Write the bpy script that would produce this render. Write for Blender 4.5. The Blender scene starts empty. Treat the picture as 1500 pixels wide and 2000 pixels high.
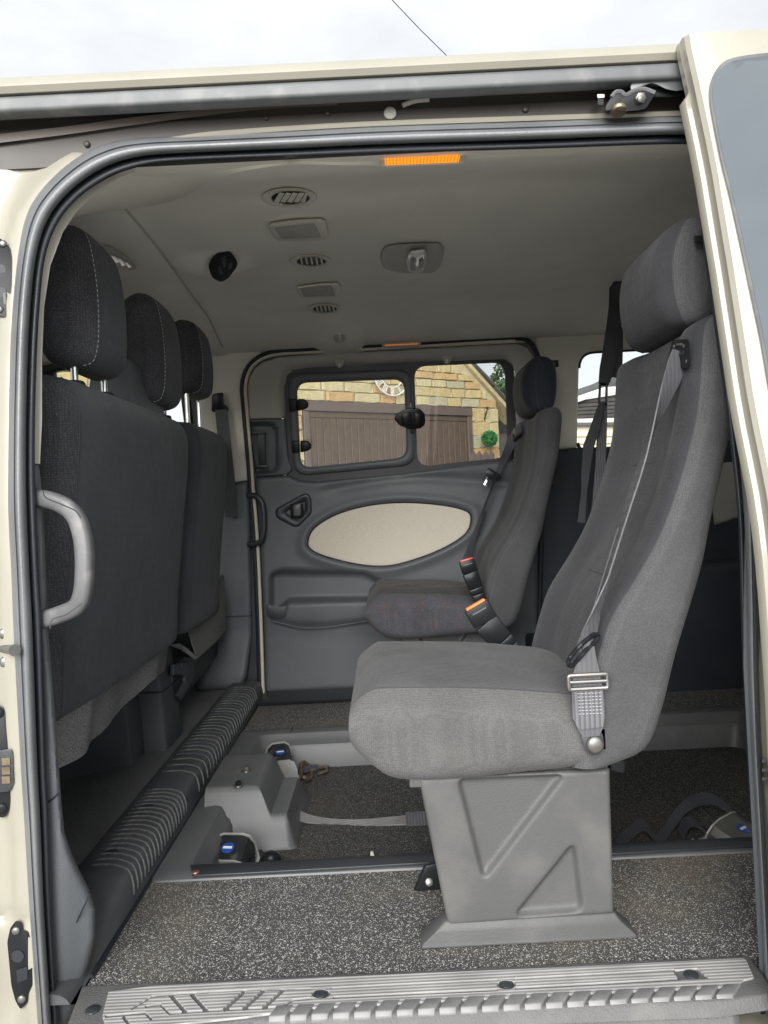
import bpy, bmesh, math, random
import numpy as np
from mathutils import Vector, Matrix, geometry
R = math.radians
random.seed(11)
SC = bpy.context.scene
COL = SC.collection

# ------------------------------------------------------------------ camera
# metres; the lens is at the origin, the van floor 0.70 below it, the drive 1.30 below it
F = 1500.0
ROLL, PITCH = 0.0506, 0.0153
_f = Vector((0, math.cos(PITCH), -math.sin(PITCH)))
_u0 = Vector((0, math.sin(PITCH), math.cos(PITCH)))
_r0 = Vector((1, 0, 0))
C_R = _r0 * math.cos(ROLL) - _u0 * math.sin(ROLL)
C_U = _r0 * math.sin(ROLL) + _u0 * math.cos(ROLL)
cam = bpy.data.cameras.new('camera')
cam.sensor_fit = 'VERTICAL'; cam.sensor_height = 36.0; cam.lens = 27.0
cam.clip_start = 0.05; cam.clip_end = 900
camo = bpy.data.objects.new('camera', cam); COL.objects.link(camo)
camo.matrix_world = Matrix(((C_R.x, C_U.x, -_f.x, 0), (C_R.y, C_U.y, -_f.y, 0), (C_R.z, C_U.z, -_f.z, 0), (0, 0, 0, 1)))
SC.camera = camo

# ------------------------------------------------------------------ light
SUN_EL, SUN_ROT = R(25), R(191)
world = bpy.data.worlds.new('World'); SC.world = world
world.use_nodes = True
wt = world.node_tree; wt.nodes.clear()
def wn(t, **k):
    n = wt.nodes.new(t)
    for a, b in k.items(): setattr(n, a, b)
    return n
sky = wn('ShaderNodeTexSky', sky_type='NISHITA', sun_disc=False, sun_elevation=SUN_EL, sun_rotation=SUN_ROT)
tc = wn('ShaderNodeTexCoord'); mp = wn('ShaderNodeMapping'); mp.inputs['Scale'].default_value = (1, 1, 2.2)
nz = wn('ShaderNodeTexNoise'); nz.inputs['Scale'].default_value = 2.3; nz.inputs['Detail'].default_value = 7; nz.inputs['Roughness'].default_value = .55
cr = wn('ShaderNodeValToRGB')
cr.color_ramp.elements[0].position = .30; cr.color_ramp.elements[0].color = (1.66, 1.68, 1.69, 1)
cr.color_ramp.elements[1].position = .62; cr.color_ramp.elements[1].color = (2.5, 2.5, 2.46, 1)
mx = wn('ShaderNodeMix', data_type='RGBA'); mx.inputs[0].default_value = .93
bg = wn('ShaderNodeBackground'); bg.inputs['Strength'].default_value = .1
wo = wn('ShaderNodeOutputWorld')
wt.links.new(tc.outputs['Generated'], mp.inputs[0]); wt.links.new(mp.outputs[0], nz.inputs['Vector'])
wt.links.new(nz.outputs[0], cr.inputs[0]); wt.links.new(sky.outputs[0], mx.inputs[6]); wt.links.new(cr.outputs[0], mx.inputs[7])
wt.links.new(mx.outputs[2], bg.inputs[0]); wt.links.new(bg.outputs[0], wo.inputs[0])
sl = bpy.data.lights.new('sun', 'SUN'); sl.energy = 1.5; sl.angle = R(50); sl.color = (1, .985, .965)
so = bpy.data.objects.new('sun', sl); COL.objects.link(so)
_sd = Vector((math.sin(SUN_ROT) * math.cos(SUN_EL), math.cos(SUN_ROT) * math.cos(SUN_EL), math.sin(SUN_EL)))
so.rotation_euler = _sd.to_track_quat('Z', 'Y').to_euler(); so.location = _sd * 30
SC.view_settings.view_transform = 'Standard'; SC.view_settings.look = 'None'
SC.view_settings.exposure = 2.12; SC.view_settings.gamma = 1
SC.cycles.use_denoising = True
SC.cycles.max_bounces = 10; SC.cycles.diffuse_bounces = 6; SC.cycles.transparent_max_bounces = 16
SC.cycles.caustics_reflective = False; SC.cycles.caustics_refractive = False
SC.cycles.sample_clamp_indirect = 6.0

# ------------------------------------------------------------------ materials
def new_mat(name):
    m = bpy.data.materials.new(name); m.use_nodes = True
    t = m.node_tree; b = t.nodes['Principled BSDF']
    return m, t, b
def nd(t, kind, **k):
    n = t.nodes.new(kind)
    for a, v in k.items():
        if hasattr(n, a) and a not in ('Scale', 'Detail'): setattr(n, a, v)
        else: n.inputs[a].default_value = v
    return n
def mat(name, col, rough=.5, metal=0.0, var=.12, vscale=6.0, bump=0.0, bscale=300.0, coat=0.0, spec=.5, rvar=.08, dirt=None, dscale=3.0, damt=.25, dlo=.5, dhi=.72, emit=None, sheen=0.0):
    """plain procedural surface: base colour broken up by noise, roughness breakup, optional fine grain and dirt"""
    m, t, b = new_mat(name)
    tcn = nd(t, 'ShaderNodeTexCoord')
    n1 = nd(t, 'ShaderNodeTexNoise', Scale=vscale, Detail=6.0)
    t.links.new(tcn.outputs['Object'], n1.inputs['Vector'])
    rp = nd(t, 'ShaderNodeValToRGB')
    a = [max(0, c * (1 - var)) for c in col]; z = [min(1, c * (1 + var)) for c in col]
    rp.color_ramp.elements[0].position = .3; rp.color_ramp.elements[0].color = (*a, 1)
    rp.color_ramp.elements[1].position = .7; rp.color_ramp.elements[1].color = (*z, 1)
    t.links.new(n1.outputs[0], rp.inputs[0])
    out = rp.outputs[0]
    if dirt:
        n2 = nd(t, 'ShaderNodeTexNoise', Scale=dscale, Detail=8.0)
        t.links.new(tcn.outputs['Object'], n2.inputs['Vector'])
        mr = nd(t, 'ShaderNodeMapRange'); mr.inputs[1].default_value = dlo; mr.inputs[2].default_value = dhi; mr.inputs[4].default_value = damt
        t.links.new(n2.outputs[0], mr.inputs[0])
        mm = nd(t, 'ShaderNodeMix', data_type='RGBA'); mm.inputs[7].default_value = (*dirt, 1)
        t.links.new(mr.outputs[0], mm.inputs[0]); t.links.new(out, mm.inputs[6]); out = mm.outputs[2]
    t.links.new(out, b.inputs['Base Color'])
    rr = nd(t, 'ShaderNodeMapRange'); rr.inputs[3].default_value = max(.02, rough - rvar); rr.inputs[4].default_value = min(1, rough + rvar)
    rr.inputs[1].default_value = .3; rr.inputs[2].default_value = .7
    t.links.new(n1.outputs[0], rr.inputs[0]); t.links.new(rr.outputs[0], b.inputs['Roughness'])
    b.inputs['Metallic'].default_value = metal; b.inputs['Coat Weight'].default_value = coat; b.inputs['Coat Roughness'].default_value = .06
    b.inputs['Specular IOR Level'].default_value = spec
    if sheen: b.inputs['Sheen Weight'].default_value = sheen; b.inputs['Sheen Roughness'].default_value = .5
    if bump:
        n3 = nd(t, 'ShaderNodeTexNoise', Scale=bscale, Detail=3.0)
        t.links.new(tcn.outputs['Object'], n3.inputs['Vector'])
        bp = nd(t, 'ShaderNodeBump'); bp.inputs['Strength'].default_value = bump; bp.inputs['Distance'].default_value = .002
        t.links.new(n3.outputs[0], bp.inputs['Height']); t.links.new(bp.outputs[0], b.inputs['Normal'])
    if emit:
        b.inputs['Emission Color'].default_value = (*emit[0], 1); b.inputs['Emission Strength'].default_value = emit[1]
    return m
def weave(name, dark, light, cell=.0032, rough=.92, bump=.5, var=.18, vscale=9, thr=(.25, .55), fuzz=.35, tint=None, sheen=.08):
    """woven seat cloth: a regular grid of thread dots plus fuzz and soft wear"""
    m, t, b = new_mat(name)
    tcn = nd(t, 'ShaderNodeTexCoord')
    vo = nd(t, 'ShaderNodeTexVoronoi'); vo.inputs['Scale'].default_value = 1 / cell; vo.inputs['Randomness'].default_value = .45
    t.links.new(tcn.outputs['Object'], vo.inputs['Vector'])
    mr = nd(t, 'ShaderNodeMapRange'); mr.inputs[1].default_value = thr[0]; mr.inputs[2].default_value = thr[1]; mr.inputs[3].default_value = 1; mr.inputs[4].default_value = 0
    t.links.new(vo.outputs['Distance'], mr.inputs[0])
    nf = nd(t, 'ShaderNodeTexNoise', Scale=900.0, Detail=2.0); t.links.new(tcn.outputs['Object'], nf.inputs['Vector'])
    nl = nd(t, 'ShaderNodeTexNoise', Scale=float(vscale), Detail=5.0); t.links.new(tcn.outputs['Object'], nl.inputs['Vector'])
    mf = nd(t, 'ShaderNodeMix', data_type='FLOAT'); mf.inputs[0].default_value = fuzz
    t.links.new(mr.outputs[0], mf.inputs[2]); t.links.new(nf.outputs[0], mf.inputs[3])
    mc = nd(t, 'ShaderNodeMix', data_type='RGBA'); mc.inputs[6].default_value = (*dark, 1); mc.inputs[7].default_value = (*light, 1)
    t.links.new(mf.outputs[0], mc.inputs[0])
    out = mc.outputs[2]
    if tint:
        wv = nd(t, 'ShaderNodeTexWave', Scale=16.0); wv.inputs['Distortion'].default_value = 16; wv.inputs['Detail'].default_value = 5; wv.inputs['Detail Scale'].default_value = 3; wv.bands_direction = 'Z'
        t.links.new(tcn.outputs['Object'], wv.inputs['Vector'])
        cr2 = nd(t, 'ShaderNodeValToRGB'); e = cr2.color_ramp.elements
        e[0].position = .3; e[0].color = (*tint[0], 1); e[1].position = .95; e[1].color = (*tint[2], 1)
        k = e.new(.62); k.color = (*tint[1], 1); k = e.new(.8); k.color = (*tint[0], 1)
        t.links.new(wv.outputs[0], cr2.inputs[0])
        m2 = nd(t, 'ShaderNodeMix', data_type='RGBA'); m2.inputs[0].default_value = .34
        t.links.new(out, m2.inputs[6]); t.links.new(cr2.outputs[0], m2.inputs[7]); out = m2.outputs[2]
    hv = nd(t, 'ShaderNodeMapRange'); hv.inputs[1].default_value = .3; hv.inputs[2].default_value = .7; hv.inputs[3].default_value = 1 - var; hv.inputs[4].default_value = 1 + var
    t.links.new(nl.outputs[0], hv.inputs[0])
    vm = nd(t, 'ShaderNodeVectorMath', operation='SCALE'); t.links.new(out, vm.inputs[0]); t.links.new(hv.outputs[0], vm.inputs['Scale'])
    ns_ = nd(t, 'ShaderNodeTexNoise', Scale=6.0, Detail=9.0); ns_.inputs['Roughness'].default_value = .7; t.links.new(tcn.outputs['Object'], ns_.inputs['Vector'])
    sm = nd(t, 'ShaderNodeMapRange'); sm.inputs[1].default_value = .56; sm.inputs[2].default_value = .74; sm.inputs[4].default_value = .22
    t.links.new(ns_.outputs[0], sm.inputs[0])
    sx = nd(t, 'ShaderNodeMix', data_type='RGBA'); sx.inputs[7].default_value = tuple(light[i] * (1.15, 1.05, .9)[i] for i in range(3)) + (1,)
    t.links.new(sm.outputs[0], sx.inputs[0]); t.links.new(vm.outputs[0], sx.inputs[6])
    t.links.new(sx.outputs[2], b.inputs['Base Color'])
    b.inputs['Roughness'].default_value = rough; b.inputs['Specular IOR Level'].default_value = .2
    b.inputs['Sheen Weight'].default_value = sheen; b.inputs['Sheen Roughness'].default_value = .4
    nw = nd(t, 'ShaderNodeTexNoise', Scale=14.0, Detail=4.0); t.links.new(tcn.outputs['Object'], nw.inputs['Vector'])
    b2 = nd(t, 'ShaderNodeBump'); b2.inputs['Strength'].default_value = .4; b2.inputs['Distance'].default_value = .014
    t.links.new(nw.outputs[0], b2.inputs['Height'])
    bp = nd(t, 'ShaderNodeBump'); bp.inputs['Strength'].default_value = bump; bp.inputs['Distance'].default_value = .0012
    t.links.new(mf.outputs[0], bp.inputs['Height']); t.links.new(b2.outputs[0], bp.inputs['Normal']); t.links.new(bp.outputs[0], b.inputs['Normal'])
    return m
def speckle(name, base, fleck, dust=None, amt=1.0):
    """safety flooring: black vinyl full of pale chips of several sizes, dusty in places"""
    m, t, b = new_mat(name)
    tcn = nd(t, 'ShaderNodeTexCoord')
    last = None
    nb = nd(t, 'ShaderNodeTexNoise', Scale=620.0, Detail=4.0); t.links.new(tcn.outputs['Object'], nb.inputs['Vector'])
    rb = nd(t, 'ShaderNodeValToRGB'); rb.color_ramp.elements[0].position = .47; rb.color_ramp.elements[0].color = (*base, 1)
    rb.color_ramp.elements[1].position = .72; rb.color_ramp.elements[1].color = tuple(fleck[i] * .46 * amt + base[i] * (1 - amt) for i in range(3)) + (1,)
    t.links.new(nb.outputs[0], rb.inputs[0]); last = rb.outputs[0]
    for sc, hi in ((560.0, .30), (330.0, .24), (150.0, .15)):
        vo = nd(t, 'ShaderNodeTexVoronoi'); vo.inputs['Scale'].default_value = sc; t.links.new(tcn.outputs['Object'], vo.inputs['Vector'])
        sp = nd(t, 'ShaderNodeSeparateColor'); t.links.new(vo.outputs['Color'], sp.inputs[0])
        ml = nd(t, 'ShaderNodeMath', operation='MULTIPLY'); t.links.new(sp.outputs[0], ml.inputs[0]); ml.inputs[1].default_value = hi * 2
        lt = nd(t, 'ShaderNodeMath', operation='SUBTRACT'); t.links.new(ml.outputs[0], lt.inputs[0]); t.links.new(vo.outputs['Distance'], lt.inputs[1])
        mr = nd(t, 'ShaderNodeMapRange'); mr.inputs[1].default_value = -.02; mr.inputs[2].default_value = .06; mr.inputs[4].default_value = amt
        t.links.new(lt.outputs[0], mr.inputs[0])
        g2 = nd(t, 'ShaderNodeMath', operation='GREATER_THAN'); t.links.new(sp.outputs[1], g2.inputs[0]); g2.inputs[1].default_value = .55
        mu = nd(t, 'ShaderNodeMath', operation='MULTIPLY'); t.links.new(mr.outputs[0], mu.inputs[0]); t.links.new(g2.outputs[0], mu.inputs[1])
        mc = nd(t, 'ShaderNodeMix', data_type='RGBA'); mc.inputs[7].default_value = (*fleck, 1)
        t.links.new(mu.outputs[0], mc.inputs[0]); t.links.new(last, mc.inputs[6]); last = mc.outputs[2]
    if dust:
        n2 = nd(t, 'ShaderNodeTexNoise', Scale=3.2, Detail=8.0); t.links.new(tcn.outputs['Object'], n2.inputs['Vector'])
        mr = nd(t, 'ShaderNodeMapRange'); mr.inputs[1].default_value = .48; mr.inputs[2].default_value = .70; mr.inputs[4].default_value = .5
        t.links.new(n2.outputs[0], mr.inputs[0])
        mc = nd(t, 'ShaderNodeMix', data_type='RGBA'); mc.inputs[7].default_value = (*dust, 1)
        t.links.new(mr.outputs[0], mc.inputs[0]); t.links.new(last, mc.inputs[6]); last = mc.outputs[2]
    t.links.new(last, b.inputs['Base Color'])
    b.inputs['Roughness'].default_value = .72; b.inputs['Specular IOR Level'].default_value = .3
    bp = nd(t, 'ShaderNodeBump'); bp.inputs['Strength'].default_value = .35; bp.inputs['Distance'].default_value = .001
    t.links.new(nb.outputs[0], bp.inputs['Height']); t.links.new(bp.outputs[0], b.inputs['Normal'])
    return m
def glassmat(name, tint, refl=.5, smudge=.03):
    """thin window glass: see-through, Fresnel mirror, a film of dust"""
    m = bpy.data.materials.new(name); m.use_nodes = True; t = m.node_tree; t.nodes.clear()
    o = nd(t, 'ShaderNodeOutputMaterial')
    tr = nd(t, 'ShaderNodeBsdfTransparent'); tr.inputs[0].default_value = (*tint, 1)
    gl = nd(t, 'ShaderNodeBsdfGlossy'); gl.inputs['Roughness'].default_value = .015
    lw = nd(t, 'ShaderNodeFresnel'); lw.inputs[0].default_value = 1.5
    mu = nd(t, 'ShaderNodeMath', operation='MULTIPLY'); mu.inputs[1].default_value = refl; t.links.new(lw.outputs[0], mu.inputs[0])
    x1 = nd(t, 'ShaderNodeMixShader'); t.links.new(mu.outputs[0], x1.inputs[0]); t.links.new(tr.outputs[0], x1.inputs[1]); t.links.new(gl.outputs[0], x1.inputs[2])
    df = nd(t, 'ShaderNodeBsdfDiffuse'); df.inputs[0].default_value = (.55, .53, .48, 1)
    tcn = nd(t, 'ShaderNodeTexCoord'); n = nd(t, 'ShaderNodeTexNoise', Scale=7.0, Detail=8.0); t.links.new(tcn.outputs['Object'], n.inputs['Vector'])
    mr = nd(t, 'ShaderNodeMapRange'); mr.inputs[1].default_value = .35; mr.inputs[2].default_value = .8; mr.inputs[3].default_value = smudge * .4; mr.inputs[4].default_value = smudge * 2.2
    t.links.new(n.outputs[0], mr.inputs[0])
    x2 = nd(t, 'ShaderNodeMixShader'); t.links.new(mr.outputs[0], x2.inputs[0]); t.links.new(x1.outputs[0], x2.inputs[1]); t.links.new(df.outputs[0], x2.inputs[2])
    t.links.new(x2.outputs[0], o.inputs[0])
    return m
def ribbed(name, col, groove, spacing, axis='Y', rough=.5, bump=.6, var=.1, metal=0.0):
    """moulded plastic or webbing with fine parallel ribs"""
    m, t, b = new_mat(name)
    tcn = nd(t, 'ShaderNodeTexCoord')
    wv = nd(t, 'ShaderNodeTexWave', bands_direction=axis); wv.inputs['Scale'].default_value = .314 / spacing; wv.inputs['Distortion'].default_value = 0
    t.links.new(tcn.outputs['Object'], wv.inputs['Vector'])
    n1 = nd(t, 'ShaderNodeTexNoise', Scale=18.0, Detail=7.0); t.links.new(tcn.outputs['Object'], n1.inputs['Vector'])
    rp = nd(t, 'ShaderNodeValToRGB'); e = rp.color_ramp.elements
    e[0].position = .12; e[0].color = (*groove, 1); e[1].position = .45; e[1].color = (*col, 1)
    t.links.new(wv.outputs[0], rp.inputs[0])
    hv = nd(t, 'ShaderNodeMapRange'); hv.inputs[1].default_value = .3; hv.inputs[2].default_value = .7; hv.inputs[3].default_value = 1 - var * 2; hv.inputs[4].default_value = 1 + var
    t.links.new(n1.outputs[0], hv.inputs[0])
    vm = nd(t, 'ShaderNodeVectorMath', operation='SCALE'); t.links.new(rp.outputs[0], vm.inputs[0]); t.links.new(hv.outputs[0], vm.inputs['Scale'])
    t.links.new(vm.outputs[0], b.inputs['Base Color']); b.inputs['Roughness'].default_value = rough; b.inputs['Metallic'].default_value = metal
    bp = nd(t, 'ShaderNodeBump'); bp.inputs['Strength'].default_value = bump; bp.inputs['Distance'].default_value = .001
    t.links.new(wv.outputs[0], bp.inputs['Height']); t.links.new(bp.outputs[0], b.inputs['Normal'])
    return m

M = {}
M['paint'] = mat('cream_paint', (.31, .296, .243), .34, var=.03, coat=.6, dirt=(.23, .215, .18), damt=.35, dscale=7)
M['paint_in'] = mat('brown_channel_paint', (.05, .044, .039), .45, var=.08, dirt=(.05, .045, .04), damt=.35, dscale=9)  # door channel painted dark brown, with a little dirt
M['gutter'] = mat('dusty_gutter_plastic', (.095, .101, .106), .42, var=.12, vscale=14, dirt=(.26, .26, .25), damt=.35, dscale=22)
M['rubber'] = mat('door_seal_rubber', (.125, .132, .14), .40, var=.18, bump=.25, bscale=220, spec=.7, dirt=(.20, .20, .19), damt=.3, dscale=16)
M['rubber_in'] = mat('inner_seal_rubber', (.016, .019, .025), .5, var=.2, bump=.2)
M['head'] = mat('headliner_cloth', (.79, .765, .70), .95, var=.04, bump=.25, bscale=700, spec=.1, dirt=(.60, .57, .52), damt=.3, dscale=4)
M['beige'] = mat('beige_trim_plastic', (.70, .68, .60), .6, var=.04, bump=.18, bscale=500, spec=.3, dirt=(.52, .49, .43), damt=.2, dscale=5)
M['beige_dk'] = mat('grey_beige_trim', (.44, .43, .395), .6, var=.05, bump=.2, bscale=400, spec=.3)
M['dark'] = mat('charcoal_trim_plastic', (.100, .108, .118), .48, var=.1, bump=.35, bscale=420, spec=.45, dirt=(.12, .12, .12), damt=.22, dscale=11)
M['darker'] = mat('black_trim_plastic', (.030, .033, .038), .42, var=.15, bump=.2, bscale=350)
M['rear_dark'] = mat('dark_navy_load_trim', (.022, .028, .040), .6, var=.2, bump=.3, bscale=200, dirt=(.05, .05, .05), damt=.3, dscale=8)
M['gloss'] = mat('glossy_black_plastic', (.014, .015, .017), .30, var=.2, bump=.05, bscale=120, rvar=.1, spec=.18)
M['handle'] = mat('grey_handle_plastic', (.10, .10, .104), .38, var=.06, bump=.15, bscale=500, dirt=(.35, .35, .34), damt=.25, dscale=30)
M['ped'] = mat('grey_pedestal_plastic', (.080, .081, .082), .5, var=.05, bump=.28, bscale=520, spec=.4, dirt=(.17, .165, .15), damt=.3, dscale=13)
M['tray'] = mat('grey_tray_plastic', (.112, .115, .119), .47, var=.07, bump=.3, bscale=480, dirt=(.2, .19, .17), damt=.32, dscale=12)
M['ledge'] = mat('black_ledge_plastic', (.078, .082, .088), .45, var=.2, bump=.35, bscale=300, dirt=(.13, .12, .11), damt=.3, dscale=14)
M['worn'] = mat('worn_rib_edges', (.112, .113, .112), .6, var=.35, vscale=120)
M['carpet'] = mat('cab_carpet', (.17, .172, .175), 1.0, var=.5, vscale=420, bump=.9, bscale=600, spec=.05, dirt=(.12, .11, .10), damt=.35, dscale=10)
M['felt'] = mat('grey_felt', (.215, .218, .215), 1.0, var=.5, vscale=380, bump=.9, bscale=520, spec=.05)
M['seat_dk'] = weave('dark_seat_cloth', (.046, .050, .060), (.086, .091, .103), cell=.0026, thr=(.3, .62), fuzz=.75, var=.12, sheen=.12)
M['seat_mesh'] = weave('dark_mesh_cloth', (.042, .044, .052), (.115, .114, .122), cell=.0040, thr=(.20, .50), fuzz=.3, sheen=.08)
M['seat_gr'] = weave('grey_seat_cloth', (.047, .048, .051), (.112, .112, .114), cell=.0030, thr=(.25, .6), fuzz=.6, var=.13)
M['seat_gr2'] = weave('grey_seat_centre_cloth', (.034, .035, .039), (.056, .057, .061), cell=.0024, thr=(.3, .6), fuzz=.55, var=.14)
M['cush_gr'] = weave('lit_grey_cushion_side_cloth', (.064, .064, .065), (.148, .147, .146), cell=.0030, thr=(.25, .6), fuzz=.6, var=.10)  # lighter copy of the seat side cloth, sky light painted into its colour
M['cush_top'] = weave('lit_grey_cushion_top_cloth', (.055, .055, .057), (.10, .10, .102), cell=.0024, thr=(.3, .6), fuzz=.6, var=.16)  # centre cloth lightened; light falling on the cushion is put into its colour
M['seat_far'] = weave('grey_far_seat_cloth', (.046, .047, .051), (.10, .10, .104), cell=.0030, thr=(.25, .6), fuzz=.6, var=.15)
M['head_far'] = weave('navy_far_headrest_cloth', (.020, .023, .032), (.040, .044, .056), cell=.0026, fuzz=.7)
M['seat_pat'] = weave('patterned_seat_cloth', (.03, .032, .036), (.10, .10, .11), cell=.003, fuzz=.4, tint=((.068, .078, .088), (.06, .11, .15), (.17, .07, .055)))
M['seat_blk'] = weave('black_cushion_cloth', (.03, .03, .03), (.085, .083, .08), cell=.0028, fuzz=.5)
M['thread'] = mat('pale_stitching', (.42, .42, .42), .9, var=.2)
M['seam'] = mat('dark_seam_piping', (.05, .05, .052), .9, var=.2)
M['floor'] = speckle('speckled_safety_floor', (.020, .020, .021), (.54, .535, .51), dust=(.165, .138, .098))
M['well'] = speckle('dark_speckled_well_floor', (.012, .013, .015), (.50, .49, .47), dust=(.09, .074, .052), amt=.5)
M['sill_base'] = mat('grey_sill_plastic', (.105, .105, .105), .6, var=.12, bump=.7, bscale=330, dirt=(.21, .205, .19), damt=.3, dscale=18)
M['sill_pad'] = ribbed('ribbed_sill_tread', (.40, .397, .386), (.27, .27, .265), .0070, 'Y', rough=.55, bump=.5)
M['tooth'] = mat('worn_tread_block', (.185, .185, .185), .42, var=.12, vscale=40, dirt=(.26, .255, .245), damt=.3, dscale=40)
M['steel'] = mat('bright_steel', (.62, .62, .61), .25, metal=1.0, var=.1, vscale=30)
M['chrome'] = mat('chrome_post', (.78, .78, .78), .12, metal=1.0, var=.05)
M['brass'] = mat('tarnished_brass_hook', (.24, .19, .125), .4, metal=.8, var=.3, vscale=40)
M['copper'] = mat('copper_rivet', (.45, .24, .15), .4, metal=.8, var=.2)
M['boltgrey'] = mat('zinc_bolt', (.20, .20, .195), .42, metal=.8, var=.2, vscale=60, dirt=(.25, .18, .1), damt=.4, dscale=50)
M['web'] = ribbed('grey_seatbelt_webbing', (.098, .098, .105), (.080, .080, .086), .0075, 'X', rough=.6, bump=.12)
M['web_dk'] = ribbed('black_seatbelt_webbing', (.050, .052, .060), (.042, .044, .051), .0085, 'X', rough=.5, bump=.12)
M['strap'] = ribbed('grey_tie_down_strap', (.24, .235, .23), (.15, .15, .15), .006, 'Y', rough=.7, bump=.6)
M['orange'] = mat('orange_release_button', (.80, .20, .03), .35, var=.05)
M['red'] = mat('red_release_button', (.70, .07, .045), .35, var=.05)
M['amber'] = mat('amber_lamp_lens', (.95, .42, .03), .18, var=.06, emit=((1.0, .40, .03), .15))
M['amber_dk'] = mat('amber_lens_ribs', (.55, .16, .01), .25, var=.1, emit=((1.0, .22, .01), .16))
M['amber_dim'] = mat('unlit_amber_lens', (.72, .50, .26), .3, var=.1)
M['lens'] = mat('clear_lamp_lens', (.80, .80, .76), .12, var=.1, coat=.5)
M['blue'] = mat('blue_badge', (.02, .075, .33), .3, var=.05)
M['white'] = mat('white_print', (.75, .75, .75), .5, var=.03)
M['insert'] = mat('oatmeal_cloth_insert', (.70, .645, .54), .95, var=.10, vscale=320, bump=.5, bscale=650, spec=.1)
M['glass'] = glassmat('far_window_glass', (.79, .80, .78), refl=1.7, smudge=.045)
M['glass_b'] = glassmat('plain_window_glass', (.92, .94, .93), refl=.6, smudge=.012)
M['privacy'] = mat('privacy_door_glass', (.36, .395, .415), .06, metal=1.0, var=.03, vscale=2, rvar=.02)
M['mortar'] = mat('lime_mortar', (.43, .385, .25), .95, var=.12, vscale=30, bump=.6, bscale=60)
M['stoneA'] = mat('yellow_sandstone', (.40, .325, .165), .95, var=.22, vscale=8, bump=.9, bscale=28, dirt=(.28, .20, .09), damt=.5, dscale=10)
M['stoneB'] = mat('grey_sandstone', (.34, .31, .21), .95, var=.2, vscale=8, bump=.9, bscale=28, dirt=(.2, .18, .12), damt=.5, dscale=10)
M['stoneC'] = mat('orange_sandstone', (.40, .275, .13), .95, var=.25, vscale=8, bump=.9, bscale=28, dirt=(.33, .18, .06), damt=.5, dscale=10)
M['stoneD'] = mat('pale_sandstone', (.43, .37, .215), .95, var=.2, vscale=8, bump=.9, bscale=28, dirt=(.3, .25, .13), damt=.5, dscale=10)
M['wood'] = mat('brown_garage_wood', (.070, .046, .031), .6, var=.22, vscale=12, bump=.3, bscale=90)
M['wood_fr'] = mat('plum_brown_frame', (.088, .066, .056), .55, var=.12, vscale=14)
M['slate'] = mat('dark_roof_slate', (.06, .062, .065), .7, var=.25, vscale=14, bump=.4, bscale=40)
M['leaf'] = mat('topiary_leaf', (.025, .15, .035), .6, var=.5, vscale=25)
M['leaf2'] = mat('tree_leaf', (.05, .095, .03), .7, var=.5, vscale=3)
M['bark'] = mat('bark', (.09, .07, .05), .95, var=.3, vscale=10, bump=.5, bscale=30)
M['drive'] = mat('pale_concrete_drive', (.42, .41, .39), .95, var=.2, vscale=3, bump=.6, bscale=120, dirt=(.33, .32, .29), damt=.5, dscale=1)
M['fascia'] = mat('white_fascia', (.58, .58, .56), .5, var=.05)
M['timber'] = mat('weathered_dark_timber', (.045, .042, .04), .85, var=.35, vscale=9, bump=.4, bscale=60)
M['render'] = mat('cream_render', (.55, .50, .38), .9, var=.08, vscale=6)
M['wire'] = mat('overhead_wire', (.02, .02, .02), .6)
M['brick'] = mat('red_brick', (.40, .15, .07), .9, var=.2)
# ------------------------------------------------------------------ mapping and mesh helpers
def D(u, v):
    """ray through a pixel of the 1500 x 2000 photograph, scaled to y = 1"""
    d = C_R * ((u - 750) / F) + C_U * ((1000 - v) / F) + _f
    return d / d.y
def W(u, v, y): return D(u, v) * y
def onz(u, v, z):
    d = D(u, v); return d * (z / d.z)
def onx(u, v, x):
    d = D(u, v); return d * (x / d.x)
def Yn(z):                                    # plane of the near door opening, with the body's tumblehome
    a = z + .18
    return 1.08 + (.205 * a * a if a > 0 else .02 * a * a)
def Yf(z): return 3.94 - Yn(z)                # inner face of the far side
_dz = np.linspace(-1.1, .8, 381)
_dy = np.convolve(np.interp(np.linspace(-1.3, 1.0, 461), [-1.3, -1, -.6, -.3, -.1, 0, .07, .29, .45, .6, .7, 1.0], [.975, .965, .952, .947, .957, .976, 1.004, 1.046, 1.073, 1.096, 1.112, 1.16]), np.ones(21) / 21, 'same')[40:421]
def X0(z): return float(np.interp(z, [-1, .07, .29, .45, .57, .62, .72], [.4925, .4905, .487, .481, .4705, .4655, .4625]))
def Yd(z): return float(np.interp(z, _dz, _dy))   # skin of the open sliding door, with its waist crease
def sst(a, b, x):
    t = min(1, max(0, (x - a) / (b - a))); return t * t * (3 - 2 * t)
def zc(y): return .622 - .075 * sst(.42, .80, abs(y - 2.0))
def FW(u, v, off=0):
    d = D(u, v); y = 2.8
    for _ in range(12): y = Yf(d.z * y) - off
    return d * y
def NW(u, v, off=0):                          # off > 0 : towards the camera
    d = D(u, v); y = 1.1
    for _ in range(14): y = Yn(d.z * y) - off
    return d * y
def DW(u, v, off=0):
    d = D(u, v); y = 1.05
    for _ in range(14): y = Yd(d.z * y) - off
    return d * y
def CE(u, v, off=0):
    d = D(u, v); y = 2.0
    for _ in range(30): y = .5 * y + .5 * (zc(y) - off) / d.z
    return d * y
def FX(x, z, off=0): return Vector((x, Yf(z) - off, z))
def NX(x, z, off=0): return Vector((x, Yn(z) - off, z))
def FL(z0): return lambda u, v, off=0: onz(u, v, z0) + Vector((0, 0, off))

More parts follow.
